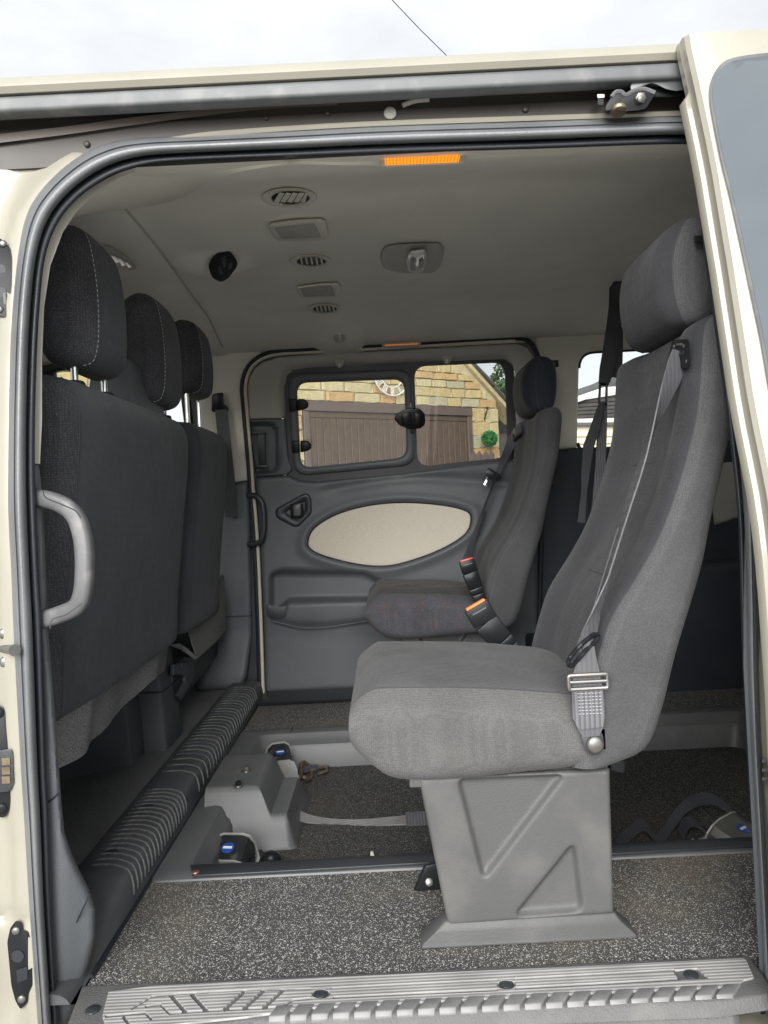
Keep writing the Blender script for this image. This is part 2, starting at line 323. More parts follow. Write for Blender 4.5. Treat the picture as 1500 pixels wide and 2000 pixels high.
def crom(pts, n=6, closed=False):
    P = [np.array(p, float) for p in pts]; out = []; k = len(P)
    rng = range(k if closed else k - 1)
    for i in rng:
        if closed: a, b, c, d = P[(i - 1) % k], P[i], P[(i + 1) % k], P[(i + 2) % k]
        else: a, b, c, d = P[max(i - 1, 0)], P[i], P[i + 1], P[min(i + 2, k - 1)]
        for j in range(n):
            t = j / n
            out.append(.5 * ((2 * b) + (-a + c) * t + (2 * a - 5 * b + 4 * c - d) * t * t + (-a + 3 * b - 3 * c + d) * t ** 3))
    if not closed: out.append(P[-1])
    return [tuple(p) for p in out]
def rpoly(pts, r, n=5):
    """polygon with rounded corners"""
    k = len(pts); out = []
    rs = r if isinstance(r, (list, tuple)) else [r] * k
    for i in range(k):
        p = np.array(pts[i], float); a = np.array(pts[i - 1], float); b = np.array(pts[(i + 1) % k], float)
        va, vb = a - p, b - p; la, lb = np.linalg.norm(va), np.linalg.norm(vb)
        t = min(rs[i], la * .49, lb * .49)
        s, e = p + va / la * t, p + vb / lb * t
        for j in range(n + 1):
            q = j / n
            out.append(tuple((1 - q) ** 2 * s + 2 * q * (1 - q) * p + q * q * e))
    return out
def ell(cx, cy, a, b, n=28, rot=0): return [(cx + a * math.cos(t) * math.cos(rot) - b * math.sin(t) * math.sin(rot), cy + a * math.cos(t) * math.sin(rot) + b * math.sin(t) * math.cos(rot)) for t in [2 * math.pi * i / n for i in range(n)]]
def densify(poly, step):
    out = []; k = len(poly)
    for i in range(k):
        a, b = np.array(poly[i]), np.array(poly[(i + 1) % k]); n = max(1, int(np.linalg.norm(b - a) / step))
        for j in range(n): out.append(tuple(a + (b - a) * j / n))
    return out
def inside(poly, P):
    """vectorised point in polygon"""
    x, y = P[:, 0], P[:, 1]; r = np.zeros(len(P), bool); k = len(poly)
    for i in range(k):
        x1, y1 = poly[i]; x2, y2 = poly[(i + 1) % k]
        if y1 == y2: continue
        c = ((y1 > y) != (y2 > y)) & (x < (x2 - x1) * (y - y1) / (y2 - y1) + x1)
        r ^= c
    return r
def dist(poly, P, closed=True):
    d = np.full(len(P), 1e9); k = len(poly)
    for i in range(k if closed else k - 1):
        a = np.array(poly[i], float); b = np.array(poly[(i + 1) % k], float); ab = b - a; L = ab @ ab
        if L < 1e-12: continue
        t = np.clip(((P - a) @ ab) / L, 0, 1)
        q = P - a - t[:, None] * ab
        d = np.minimum(d, np.hypot(q[:, 0], q[:, 1]))
    return d
def sdf(poly, P): return np.where(inside(poly, P), -1, 1) * dist(poly, P)
def ns(a, b, x):
    t = np.clip((x - a) / (b - a), 0, 1); return t * t * (3 - 2 * t)

ORG = {}
def org(o):
    p = Vector((0, 0, 0))
    while o is not None: p = p + o.location; o = o.parent
    return p
def link(name, me, m, parent=None):
    o = bpy.data.objects.new(name, me); COL.objects.link(o)
    if m is not None and not me.materials: me.materials.append(m)
    if parent is not None: o.parent = parent
    return o
def obj(name, bm, m, parent=None, smooth=38):
    """world-space bmesh -> one linked mesh object under its parent"""
    if parent is not None: bmesh.ops.translate(bm, verts=bm.verts, vec=-org(parent))
    bmesh.ops.recalc_face_normals(bm, faces=bm.faces)
    me = bpy.data.meshes.new(name); bm.to_mesh(me); bm.free()
    if smooth:
        for p in me.polygons: p.use_smooth = True
        me.set_sharp_from_angle(angle=R(smooth))
    return link(name, me, m, parent)
def thing(name, label, cat, loc=(0, 0, 0), group=None):
    o = bpy.data.objects.new(name, None); COL.objects.link(o); o.location = loc; o.empty_display_size = .05
    o['label'] = label; o['category'] = cat
    if group: o['group'] = group
    bpy.context.view_layer.update()
    return o
def tag(o, label, cat, group=None):
    o['label'] = label; o['category'] = cat
    if group: o['group'] = group
    return o

def sheet_bm(outer, f, holes=(), step=20, h=None, thick=.008, rnd=None, bstep=None, lines=None):
    """2-D outline (with holes) mapped by f(u, v, off) onto its surface; h = relief, rnd = (edge radius in outline units, depth)"""
    bs = bstep or step
    loops = [densify(outer, bs)] + [densify(q, bs) for q in holes]
    pts = []; edges = []
    for L in loops:
        s = len(pts); pts += L; edges += [(s + i, s + (i + 1) % len(L)) for i in range(len(L))]
    A = np.array(outer, float); lo, hi = A.min(0), A.max(0)
    g = np.array([(x, y) for x in np.arange(lo[0] + step * .5, hi[0], step) for y in np.arange(lo[1] + step * .5, hi[1], step)] or [(1e6, 1e6)])
    keep = inside(outer, g) & (dist(outer, g) > step * .35)
    for q in holes: keep &= ~inside(q, g) & (dist(q, g) > step * .35)
    extra = [g[keep]]
    for poly, offs in (lines or ()):
        L = np.array(densify(poly, step)); T = np.roll(L, -1, 0) - np.roll(L, 1, 0); N = np.stack([-T[:, 1], T[:, 0]], 1); N /= np.linalg.norm(N, axis=1)[:, None] + 1e-9
        extra[0] = extra[0][dist(poly, extra[0]) > max(abs(q) for q in offs) + step * .6]
        for q in offs:
            Q = L + N * q; k = inside(outer, Q) & (dist(outer, Q) > step * .5) & (np.abs(dist(poly, Q) - abs(q)) < 1e-3 * step + abs(q) * .05)
            extra.append(Q[k])
    if rnd:
        for L in loops:
            P = np.array(L); T = np.roll(P, -1, 0) - np.roll(P, 1, 0); N = np.stack([-T[:, 1], T[:, 0]], 1); N /= np.linalg.norm(N, axis=1)[:, None] + 1e-9
            for q in (.18, .5, 1.0):
                for s in (1, -1):
                    Q = P + N * s * rnd[0] * q
                    k = inside(outer, Q) & (dist(outer, Q) > rnd[0] * q * .9)
                    for hq in holes: k &= ~inside(hq, Q) & (dist(hq, Q) > rnd[0] * q * .9)
                    extra.append(Q[k])
    nb = len(pts)
    allp = [Vector(p) for p in pts] + [Vector(p) for e in extra for p in e]
    vs, es, fs, ov, oe, of = geometry.delaunay_2d_cdt(allp, edges, [], 0, 1e-5)
    V = np.array([tuple(p) for p in vs]); fs = [q for q in fs]
    cen = np.array([V[list(q)].mean(0) for q in fs])
    ok = inside(outer, cen)
    for q in holes: ok &= ~inside(q, cen)
    fs = [q for q, k in zip(fs, ok) if k]
    off = np.zeros(len(V))
    if h is not None: off = off + h(V)
    if rnd:
        d = dist(outer, V)
        for q in holes: d = np.minimum(d, dist(q, V))
        t = 1 - np.clip(d / rnd[0], 0, 1)
        off = off - rnd[1] * (1 - np.sqrt(np.maximum(0, 1 - t * t)))
    bm = bmesh.new(); used = sorted({i for q in fs for i in q})
    top = {i: bm.verts.new(f(V[i][0], V[i][1], off[i])) for i in used}
    cnt = {}
    for q in fs:
        try: bm.faces.new([top[i] for i in q])
        except ValueError: continue
        for j in range(3):
            e = (q[j], q[(j + 1) % 3]); k = (min(e), max(e)); cnt.setdefault(k, []).append(e)
    if thick:
        bnd = [c[0] for c in cnt.values() if len(c) == 1]
        bot = {i: bm.verts.new(f(V[i][0], V[i][1], -thick + min(0, off[i]))) for i in {i for e in bnd for i in e}}
        for a, b in bnd:
            try: bm.faces.new((top[b], top[a], bot[a], bot[b]))
            except ValueError: pass
    return bm
def sheet(name, outer, f, m, parent=None, smooth=40, **k): return obj(name, sheet_bm(outer, f, **k), m, parent, smooth)

def loft_bm(rings, cap=True, closed=True, bm=None):
    bm = bm or bmesh.new(); rows = [[bm.verts.new(p) for p in r] for r in rings]; n = len(rows[0])
    for a, b in zip(rows, rows[1:]):
        for i in range(n if closed else n - 1):
            j = (i + 1) % n
            bm.faces.new((a[i], a[j], b[j], b[i]))
    if cap and closed:
        bm.faces.new(list(reversed(rows[0]))); bm.faces.new(rows[-1])
    return bm
def frames(path, up=None):
    P = [Vector(p) for p in path]; T = []
    for i in range(len(P)):
        t = P[min(i + 1, len(P) - 1)] - P[max(i - 1, 0)]; T.append(t.normalized())
    out = []; n = None
    for i, t in enumerate(T):
        if up is not None:
            n = Vector(up) - t * t.dot(Vector(up)); n.normalize()
        elif n is None:
            a = Vector((0, 0, 1)) if abs(t.z) < .9 else Vector((1, 0, 0)); n = (a - t * t.dot(a)).normalized()
        else: n = (n - t * t.dot(n)).normalized()
        out.append((P[i], t, n, t.cross(n)))
    return out
def sweep_bm(path, prof, up=None, closed=False, bm=None, cap=True):
    """prof: 2-D points (a along side = t x n, b along n)"""
    fr = frames(path, up)
    rings = [[p + s * a + n * b for a, b in (prof(i) if callable(prof) else prof)] for i, (p, t, n, s) in enumerate(fr)]
    if closed: rings.append(rings[0])
    return loft_bm(rings, cap and not closed, True, bm)
def circ(r, n=8, sx=1, sy=1): return [(r * sx * math.cos(2 * math.pi * i / n), r * sy * math.sin(2 * math.pi * i / n)) for i in range(n)]
def tube_bm(path, r, n=8, bm=None, up=None): return sweep_bm(path, (lambda i: circ(r[i], n)) if isinstance(r, (list, tuple)) else circ(r, n), up, bm=bm)
def rr2(w, h, r, n=3):
    """rounded rectangle profile centred on 0"""
    out = []
    for cx, cy, a0 in ((w / 2 - r, h / 2 - r, 0), (-w / 2 + r, h / 2 - r, 90), (-w / 2 + r, -h / 2 + r, 180), (w / 2 - r, -h / 2 + r, 270)):
        for j in range(n + 1):
            a = R(a0 + 90 * j / n); out.append((cx + r * math.cos(a), cy + r * math.sin(a)))
    return out
def box_bm(lo, hi, r=0, seg=2, bm=None):
    b = bmesh.new(); bmesh.ops.create_cube(b, size=1)
    for v in b.verts: v.co = Vector(((lo[i] + hi[i]) / 2 + v.co[i] * (hi[i] - lo[i]) for i in range(3)))
    if r: bmesh.ops.bevel(b, geom=list(b.edges), offset=r, segments=seg, affect='EDGES', profile=.5, clamp_overlap=True)
    if bm is not None: merge(bm, b); return bm
    return b
def merge(bm, b):
    me = bpy.data.meshes.new('tmp'); b.to_mesh(me); b.free(); bm.from_mesh(me); bpy.data.meshes.remove(me)
def hull_bm(bot, top, r=0, seg=2):
    """solid between two equal-length world-space outlines, edges rounded"""
    b = bmesh.new(); A = [b.verts.new(p) for p in bot]; B = [b.verts.new(p) for p in top]; n = len(A)
    b.faces.new(list(reversed(A))); b.faces.new(B)
    for i in range(n): b.faces.new((A[i], A[(i + 1) % n], B[(i + 1) % n], B[i]))
    bmesh.ops.recalc_face_normals(b, faces=b.faces)
    if r: bmesh.ops.bevel(b, geom=list(b.edges), offset=r, segments=seg, affect='EDGES', profile=.5, clamp_overlap=True)
    return b
def slab_bm(px, f, o0, o1, r=0, seg=2):
    """pixel outline extruded between two offsets of a surface"""
    return hull_bm([f(u, v, o0) for u, v in px], [f(u, v, o1) for u, v in px], r, seg)
def disc_bm(c, n, r, th, seg=16, bev=0):
    n = Vector(n).normalized(); a = Vector((0, 0, 1)) if abs(n.z) < .9 else Vector((1, 0, 0)); s = n.cross(a).normalized(); t = n.cross(s)
    c = Vector(c); rg = lambda rad, h: [c + n * h + s * rad * math.cos(2 * math.pi * i / seg) + t * rad * math.sin(2 * math.pi * i / seg) for i in range(seg)]
    rings = [rg(r, 0), rg(r, th - bev)] + ([rg(r - bev * .4, th - bev * .4), rg(r - bev, th)] if bev else [])
    return loft_bm(rings)
def ribbon_bm(pts, wid, th, up=None):
    """strap: centre points with explicit width vectors"""
    P = [Vector(p) for p in pts]; rings = []
    for i, p in enumerate(P):
        t = (P[min(i + 1, len(P) - 1)] - P[max(i - 1, 0)]).normalized(); w = Vector(wid[i]); n = t.cross(w).normalized() * th / 2
        rings.append([p - w / 2 - n, p + w / 2 - n, p + w / 2 + n, p - w / 2 + n])
    return loft_bm(rings)
# ------------------------------------------------------------------ the van: shell
VAN = thing('passenger_van', 'cream panel van with its side sliding door open, showing the seats and floor inside', 'van', (0, 2.0, -1.30))
def strip_y(prof, x0, x1, n=2):
    """closed (y, z) profile run along the van's length"""
    return loft_bm([[Vector((x0 + (x1 - x0) * i / n, y, z)) for y, z in prof] for i in range(n + 1)])
roof = obj('roof', strip_y([(1.172, .632), (1.152, .6325), (1.146, .640), (1.148, .650), (1.158, .659), (1.20, .676), (1.35, .70), (2.0, .725), (2.6, .70), (2.80, .67), (2.86, .60),
      (2.83, .60), (2.77, .655), (2.58, .675), (2.0, .70), (1.36, .678), (1.21, .655)], -2.3, 2.3), M['paint'], VAN)
sheet('roof_gutter', [(-2.2, .606), (2.1, .606), (2.1, .6295), (-2.2, .6295)], lambda x, z, o=0: Vector((x, 1.152 - o, z)), M['gutter'], VAN, step=.05, thick=.02, rnd=(.006, .004), bstep=.05)
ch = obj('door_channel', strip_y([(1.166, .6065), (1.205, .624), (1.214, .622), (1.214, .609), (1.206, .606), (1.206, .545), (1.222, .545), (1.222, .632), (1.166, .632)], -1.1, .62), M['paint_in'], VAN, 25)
obj('channel_ledge', slab_bm(crom([(-60, 268), (120, 248), (260, 229), (400, 214), (520, 204), (660, 199)], 4) + crom([(660, 206), (520, 213), (400, 226), (260, 244), (120, 264), (-60, 286)], 4),
    lambda u, v, o=0: W(u, v, 1.204 - o), -.004, .006), mat('brown_channel_lip', (.105, .09, .08), .45), ch)
for u, v, r in ((762, 222, .010), (1026, 214, .005), (170, 282, .005), (520, 232, .003), (640, 222, .0035)):
    obj('plug', disc_bm(W(u, v, 1.205), (0, -1, 0), r, .004, 14, .002), M['beige_dk' if r > .008 else 'paint_in'], ch)
obj('seam_sealer', tube_bm([W(u, v, 1.206) for u, v in crom([(786, 206), (800, 200), (815, 196), (838, 194)], 4)], .004), M['beige_dk'], ch)
fl = [(330, 275), (400, 264.5), (470, 258.5), (580, 251), (750, 242), (1040, 232), (1345, 222)]
obj('flange', tube_bm([W(u, v, 1.2) for u, v in crom(fl, 5)], .0045, 6), M['paint'], VAN)

# door seal: a fat outer bulb and a thin inner lip round the whole opening
SO = [(76, 2030), (58, 1783), (47, 1600), (40, 1490), (27, 1247), (22, 1120), (16, 1000), (16, 900), (18, 760), (23, 620), (35, 500), (52, 420), (85, 366), (140, 315), (200, 283), (270, 269), (400, 263), (580, 254), (750, 245), (1040, 236), (1330, 226),
      (1385, 234), (1410, 270), (1420, 360), (1432, 500), (1450, 700), (1474, 950), (1481, 1150), (1482, 1300), (1486, 1450), (1495, 1640), (1506, 1850), (1513, 2030)]
SI = [(116, 2030), (101, 1783), (95, 1600), (90, 1490), (83, 1247), (76, 1120), (71, 1004), (68, 900), (70, 760), (76, 620), (88, 505), (112, 438), (146, 394), (188, 361), (238, 336), (300, 321), (400, 314), (580, 307), (750, 300), (1040, 291), (1335, 282),
      (1352, 300), (1362, 340), (1370, 450), (1390, 600), (1418, 800), (1440, 1000), (1446, 1180), (1450, 1300), (1460, 1500), (1470, 1640), (1481, 1850), (1487, 2030)]
_so, _si = crom(SO, 5), crom(SI, 5)
def seal(a, b, bulge, base, n=11, groove=None):
    bm = bmesh.new(); rows = []
    for (ou, ov), (iu, iv) in zip(_so, _si):
        r = []
        for j in range(n):
            q = j / (n - 1); s = a + (b - a) * q
            o = base + bulge * math.sin(math.pi * q) ** .55
            if groove and abs(q - groove) < .06: o -= .004
            r.append(bm.verts.new(NW(ou + (iu - ou) * s, ov + (iv - ov) * s, o)))
        rows.append(r)
    for x, y in zip(rows, rows[1:]):
        for j in range(n - 1): bm.faces.new((x[j], x[j + 1], y[j + 1], y[j]))
    return bm
ds = obj('door_seal', seal(0, .66, .018, -.008, 17, .42), M['rubber'], VAN, 60)
obj('seal_lip', seal(.64, 1.0, .009, -.020), M['rubber_in'], ds, 60)

# near pillar outside the seal with its lock hardware
jamb = [(-330, 302), (30, 304), (110, 296), (190, 284), (205, 290), (150, 322), (92, 374), (60, 425), (45, 500), (33, 620), (28, 760), (26, 900), (26, 1000), (32, 1120), (37, 1247), (50, 1490), (57, 1600), (68, 1783), (84, 2020), (-330, 2020)]
_jp = [(150, 315), (85, 372), (52, 425), (35, 500), (22, 620), (18, 760), (16, 1000), (27, 1247), (40, 1490), (58, 1783), (80, 2040)]
def jh(V):
    d = dist(_jp, V, False)
    e = -.008 - .016 * ns(12, 40, d) + .006 * ns(60, 90, d)
    return e - .006 * np.exp(-((V[:, 1] - 1790 - .1 * V[:, 0]) / 12) ** 2)
pil = sheet('door_pillar', jamb, NW, M['paint'], VAN, step=14, h=jh, thick=.03)
def plate(name, px, o0, o1, m, par, r=.002): return obj(name, slab_bm(px, NW, o0, o1, r), m, par)
k1 = plate('lock_plate', rpoly([(-40, 455), (2, 466), (20, 484), (24, 505), (24, 560), (19, 604), (12, 622), (-40, 606)], 6, 3), -.024, -.008, M['gloss'], pil)
for u, v in ((7, 477), (0, 605)):
    obj('bolt', disc_bm(NW(u, v, -.009), (.2, -1, 0), .0055, .005, 12, .002), M['boltgrey'], k1)
for u, v, r in ((2, 527, .008), (2, 572, .0085)):
    obj('lock_socket', disc_bm(NW(u, v, -.0085), (0, -1, 0), r, .0012, 16), M['rubber_in'], k1)
obj('lock_insert', box_bm(NW(10, 584, -.008) - Vector((.0022, .002, .009)), NW(10, 584, -.008) + Vector((.0022, .002, .009)), .001), M['worn'], k1)
k2 = plate('striker_plate', rpoly([(-12, 1226), (14, 1224), (21, 1234), (21, 1262), (24, 1285), (20, 1304), (4, 1304), (-12, 1298)], 7, 3), -.024, -.018, M['steel'], pil)
obj('striker_pin', tube_bm([NW(6, 1267, -.02), NW(27, 1270, .02), NW(29, 1270, .022)], [.006, .0062, .0085], 14), M['boltgrey'], k2)
for u, v in ((10, 1237), (12, 1292)):
    obj('bolt', disc_bm(NW(u, v, -.018), (.15, -1, 0), .0085, .006, 16, .003), M['boltgrey'], k2)
k3 = plate('contact_plate', rpoly([(-25, 1372), (6, 1380), (19, 1405), (20, 1458), (27, 1470), (29, 1530), (24, 1548), (18, 1582), (8, 1598), (-25, 1590)], 6, 3), -.024, -.014, M['gloss'], pil)
obj('contact_block', slab_bm(rpoly([(-10, 1468), (20, 1462), (25, 1470), (27, 1530), (18, 1546), (-10, 1548)], 5, 3), NW, -.014, -.006, .0015), M['darker'], k3)
for v in (1488, 1506, 1524):
    obj('contact', slab_bm([(3, v - 7), (19, v - 8), (20, v + 6), (4, v + 7)], NW, -.0065, -.0045), M['brass'], k3)
for u, v in ((-2, 1392), (4, 1578)):
    obj('bolt', disc_bm(NW(u, v, -.014), (.2, -1, 0), .0075, .004, 14, .002), M['gloss'], k3)
k4 = plate('lower_lock_plate', rpoly([(14, 1840), (20, 1812), (32, 1797), (42, 1802), (44, 1816), (56, 1818), (64, 1850), (64, 1925), (56, 1940), (54, 1958), (40, 1972), (30, 1955), (22, 1925)], 5, 3), -.024, -.008, M['gloss'], pil)
for u, v in ((32, 1817), (43, 1950)):
    obj('bolt', disc_bm(NW(u, v, -.008), (.15, -1, 0), .006, .004, 14, .002), M['boltgrey'], k4)
obj('lock_socket', disc_bm(NW(36, 1866, -.009), (0, -1, 0), .009, .0025, 16), M['rubber_in'], k4)
obj('lock_socket', slab_bm([(32, 1895), (53, 1888), (54, 1912), (34, 1920)], NW, -.0085, -.0065), M['rubber_in'], k4)
# the rest of the near side, ahead of and behind the opening
def NXo(x, z, off=0): return Vector((x, Yn(z) - .06 + .0 - off, z))
sheet('front_door', [(-2.05, -.95), (-.78, -.95), (-.78, .60), (-1.5, .60), (-2.05, .05)], NXo, M['paint'], VAN, holes=[rpoly([(-.86, .03), (-.86, .52), (-1.45, .52), (-1.85, .06)], .05)], step=.07, thick=.05, bstep=.05)
sheet('door_window', rpoly([(-.85, .02), (-.85, .53), (-1.46, .53), (-1.87, .05)], .05), lambda x, z, o=0: Vector((x, Yn(z) - .035 - o, z)), M['glass_b'], VAN, step=.1, thick=.004)
sheet('rear_side_panel', [(.545, -.95), (2.2, -.95), (2.2, .60), (.56, .60)], lambda x, z, o=0: Vector((x, Yn(z) + .012 - o, z)), M['paint'], VAN, step=.07, thick=.03, bstep=.05)
rj = [(1474, 950), (1482, 1150), (1484, 1300), (1488, 1450), (1497, 1640), (1508, 1850), (1515, 2025), (1640, 2025), (1640, 950)]
rp_ = sheet('rear_jamb', rj, NW, M['paint'], VAN, step=18, thick=.03, h=lambda V: np.full(len(V), -.02))
sheet('jamb_liner', [(1455, 1000), (1480, 1000), (1485, 1160), (1482, 1300), (1488, 1480), (1500, 1640), (1512, 1850), (1520, 2020), (1490, 2020), (1470, 1640), (1452, 1300)], NW, M['dark'], VAN, step=12, thick=.02, h=lambda V: np.full(len(V), -.010))
for v in (1487, 1505, 1522):
    obj('rubber_stop', slab_bm(rpoly([(1488, v - 4), (1512, v - 5), (1512, v + 3), (1488, v + 4)], 3, 2), NW, -.012, .008, .001), M['rubber'], rp_)

# floor, well, cab floor
def XY(z): return lambda x, y, o=0: Vector((x, y, z + o))
sheet('floor', [(-.484, 1.125), (2.15, 1.125), (2.15, 2.87), (-.484, 2.87)], XY(-.70), M['floor'], VAN, holes=[[(-.45, 1.46), (1.07, 1.46), (1.07, 2.36), (-.45, 2.36)]], step=.12, thick=.03)
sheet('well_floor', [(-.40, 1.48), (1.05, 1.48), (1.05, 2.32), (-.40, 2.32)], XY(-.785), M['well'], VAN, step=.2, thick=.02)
def rrect(x0, x1, y0, y1, r, z, n=4): return [Vector((x, y, z)) for x, y in rpoly([(x0, y0), (x1, y0), (x1, y1), (x0, y1)], r, n)]
tray = obj('floor_tray', loft_bm([rrect(-.478, 1.10, 1.437, 2.386, .02, -.699), rrect(-.4765, 1.0985, 1.4385, 2.3845, .02, -.6955), rrect(-.470, 1.09, 1.443, 2.378, .025, -.6935),
      rrect(-.425, 1.055, 1.476, 2.330, .03, -.689), rrect(-.412, 1.045, 1.484, 2.318, .032, -.692), rrect(-.404, 1.04, 1.488, 2.310, .034, -.703), rrect(-.400, 1.035, 1.490, 2.300, .034, -.712),
      rrect(-.392, 1.03, 1.492, 2.285, .034, -.718), rrect(-.386, 1.028, 1.494, 2.278, .034, -.73), rrect(-.380, 1.02, 1.497, 2.272, .036, -.784)], cap=False), M['tray'], VAN, 30)
obj('joint_line', box_bm((-.318, 2.318, -.6915), (-.316, 2.386, -.6880)), M['darker'], tray)
strip = obj('edge_strip', slab_bm([(372, 1693), (470, 1689), (660, 1679), (850, 1669), (1200, 1652), (1476, 1638), (1476, 1655), (1200, 1671), (850, 1688), (660, 1699), (480, 1709), (376, 1714)], FL(-.690), .0, .0045, .001), M['darker'], VAN)
obj('rivet', disc_bm(onz(382, 1704, -.685), (0, 0, 1), .0075, .003, 14, .0015), M['copper'], strip)
# moulded cover over the seat mount at the tray's left side
def cov(V):
    x, y = V[:, 0], V[:, 1]
    hx = 1 - ns(-.335, -.262, x + .02 * ns(2.0, 2.1, y)); hy = ns(1.735, 1.80, y) * (1 - ns(2.03, 2.09, y))
    low = ns(1.735, 1.77, y) * (1 - ns(2.0, 2.12, y)) * (1 - ns(-.262, -.240, x))
    top = .130 * np.minimum(hx, hy) ** .9
    return np.maximum(top, .070 * low) + .0
cover = sheet('mount_cover', rpoly([(-.452, 1.73), (-.236, 1.74), (-.236, 2.06), (-.30, 2.13), (-.452, 2.13)], .02), XY(-.785), M['tray'], VAN, step=.0075, h=cov, thick=.002, smooth=60)
for u, v in ((481, 1506), (466, 1535)):
    p = onz(u, v, -.655)
    obj('washer', disc_bm(p, (0, 0, 1), .012, .003, 16, .001), M['boltgrey'], cover)
    obj('bolt', disc_bm(p + Vector((0, 0, .003)), (0, 0, 1), .0075, .008, 6, .001), M['boltgrey' if v < 1520 else 'gloss'], cover)
sheet('cab_carpet', [(-2.1, 1.12), (-.592, 1.12), (-.592, 2.86), (-2.1, 2.86)], XY(-.664), M['carpet'], VAN, step=.05, thick=.02, h=lambda V: -.03 * ns(-.66, -.9, V[:, 0]))
# black ribbed step between the cab and the floor
LP = [(-.478, -.699), (-.480, -.676), (-.485, -.655), (-.490, -.646), (-.499, -.6405), (-.545, -.6375), (-.585, -.638), (-.596, -.646), (-.600, -.672), (-.60, -.699)]
led = obj('step_ledge', loft_bm([[Vector((max(x, -.60 + .085 * sst(1.30, 1.13, y)), y, max(-.699, z - .045 * sst(1.36, 1.15, y)))) for x, z in LP] for y in np.linspace(1.09, 2.82, 42)]), M['ledge'], VAN, 50)
obj('ledge_groove', tube_bm([Vector((-.4775, 1.15, -.697)), Vector((-.4775, 2.8, -.697))], .004, 6), M['rubber_in'], led)
_rib = None
ys = list(np.arange(1.375, 1.76, .0215)) + [1.86, 1.905, 1.95] + list(np.arange(1.99, 2.72, .031))
RP = [(-.575, -.6375, .012), (-.55, -.6372, .016), (-.525, -.6368, .013), (-.503, -.6390, .004), (-.493, -.6425, 0), (-.4868, -.650, -.004), (-.4815, -.664, -.010), (-.4795, -.680, -.017)]
for i, y in enumerate(ys):
    o_ = org(led)
    if _rib is None:
        b = sweep_bm([Vector((x, dy, z)) - o_ for x, z, dy in RP], circ(.0026, 6), up=(0, 1, 0))
        _rib = bpy.data.meshes.new('rib'); bmesh.ops.recalc_face_normals(b, faces=b.faces); b.to_mesh(_rib); b.free()
        for p in _rib.polygons: p.use_smooth = True
        _rib2 = _rib.copy(); _rib.materials.append(M['worn']); _rib2.materials.append(M['ledge'])
    r = link('rib', _rib if (y < 1.78 or 1.85 < y < 1.96 or i % 3) else _rib2, None, led); r.location = (0, y, 0)
for y in (1.44, 1.66):
    obj('plug', disc_bm((-.545, y, -.638), (0, 0, 1), .013, .0015, 18, .001), M['darker'], led)

# sill scuff plate: ribbed raised tread, grooves, folded tread blocks
base = obj('sill_plate', hull_bm([onz(*p, -.715) for p in ((120, 2040), (160, 1926), (560, 1908), (1000, 1888), (1462, 1866), (1505, 1925), (1505, 1975), (1400, 1990), (900, 2010), (500, 2030))],
      [onz(*p, -.6975) for p in ((120, 2040), (160, 1926), (560, 1908), (1000, 1888), (1462, 1866), (1505, 1925), (1500, 1942), (1420, 1952), (900, 1973), (500, 1990))], .003), M['sill_base'], VAN)
def groove(pl, w):
    w *= 1.35
    P = [np.array(p, float) for p in pl]; L = []; Rr = []
    for i, p in enumerate(P):
        t = P[min(i + 1, len(P) - 1)] - P[max(i - 1, 0)]; t /= np.linalg.norm(t); n = np.array([-t[1], t[0]]) * w / 2
        L.append(tuple(p + n)); Rr.append(tuple(p - n))
    return L + Rr[::-1]
G = [groove(p, w) for p, w in (
    ([(256, 1971), (297, 1946), (350, 1941), (405, 1938)], 4), ([(405, 1938), (475, 1934), (607, 1931)], 3.5),
    ([(283, 1966), (313, 1962), (331, 1980), (365, 1977), (440, 1972), (520, 1969), (548, 1968), (572, 1953), (606, 1950)], 4.5),
    ([(333, 1943), (363, 1977)], 7), ([(373, 1941), (404, 1974)], 7), ([(478, 1936), (436, 1974)], 6), ([(516, 1934), (474, 1972)], 6), ([(554, 1933), (513, 1970)], 6),
    ([(646, 1930), (800, 1922), (972, 1914)], 3.5), ([(650, 1948), (800, 1941), (972, 1933)], 4.5), ([(1004, 1912), (1160, 1903), (1318, 1894)], 3.5), ([(1006, 1930), (1160, 1922), (1330, 1912)], 4.5),
    ([(205, 1985), (283, 1978), (297, 1992)], 5), ([(240, 1985), (252, 2000)], 6))]
G += [[(1312, 1894), (1362, 1890), (1386, 1912), (1326, 1914)], ell(627, 1941, 19, 9), ell(989, 1923, 19, 9)]
pad = [(212, 1937), (300, 1925), (630, 1909), (1100, 1889), (1452, 1871), (1458, 1876), (1472, 1908), (1452, 1913), (1440, 1922), (1436, 1926), (1100, 1941), (800, 1957), (600, 1968), (480, 1985), (300, 2004), (210, 2008), (200, 1985), (203, 1970)]
sheet('tread', pad, FL(-.6945), M['sill_pad'], base, holes=G, step=14, thick=.003, bstep=8, smooth=20)
for u, v in ((181, 1973), (627, 1941), (989, 1923), (1350, 1904)):
    obj('plug', disc_bm(onz(u, v, -.6972), (0, 0, 1), .0105, .002, 18, .001), M['darker'], base)
obj('skirt', hull_bm([onz(u, v, -.80) for u, v in ((560, 2200), (1460, 2150), (1475, 2140), (560, 2190))], [onz(u, v, -.714) for u, v in ((560, 2010), (1430, 1976), (1440, 1960), (560, 1995))], .002), M['sill_base'], base)
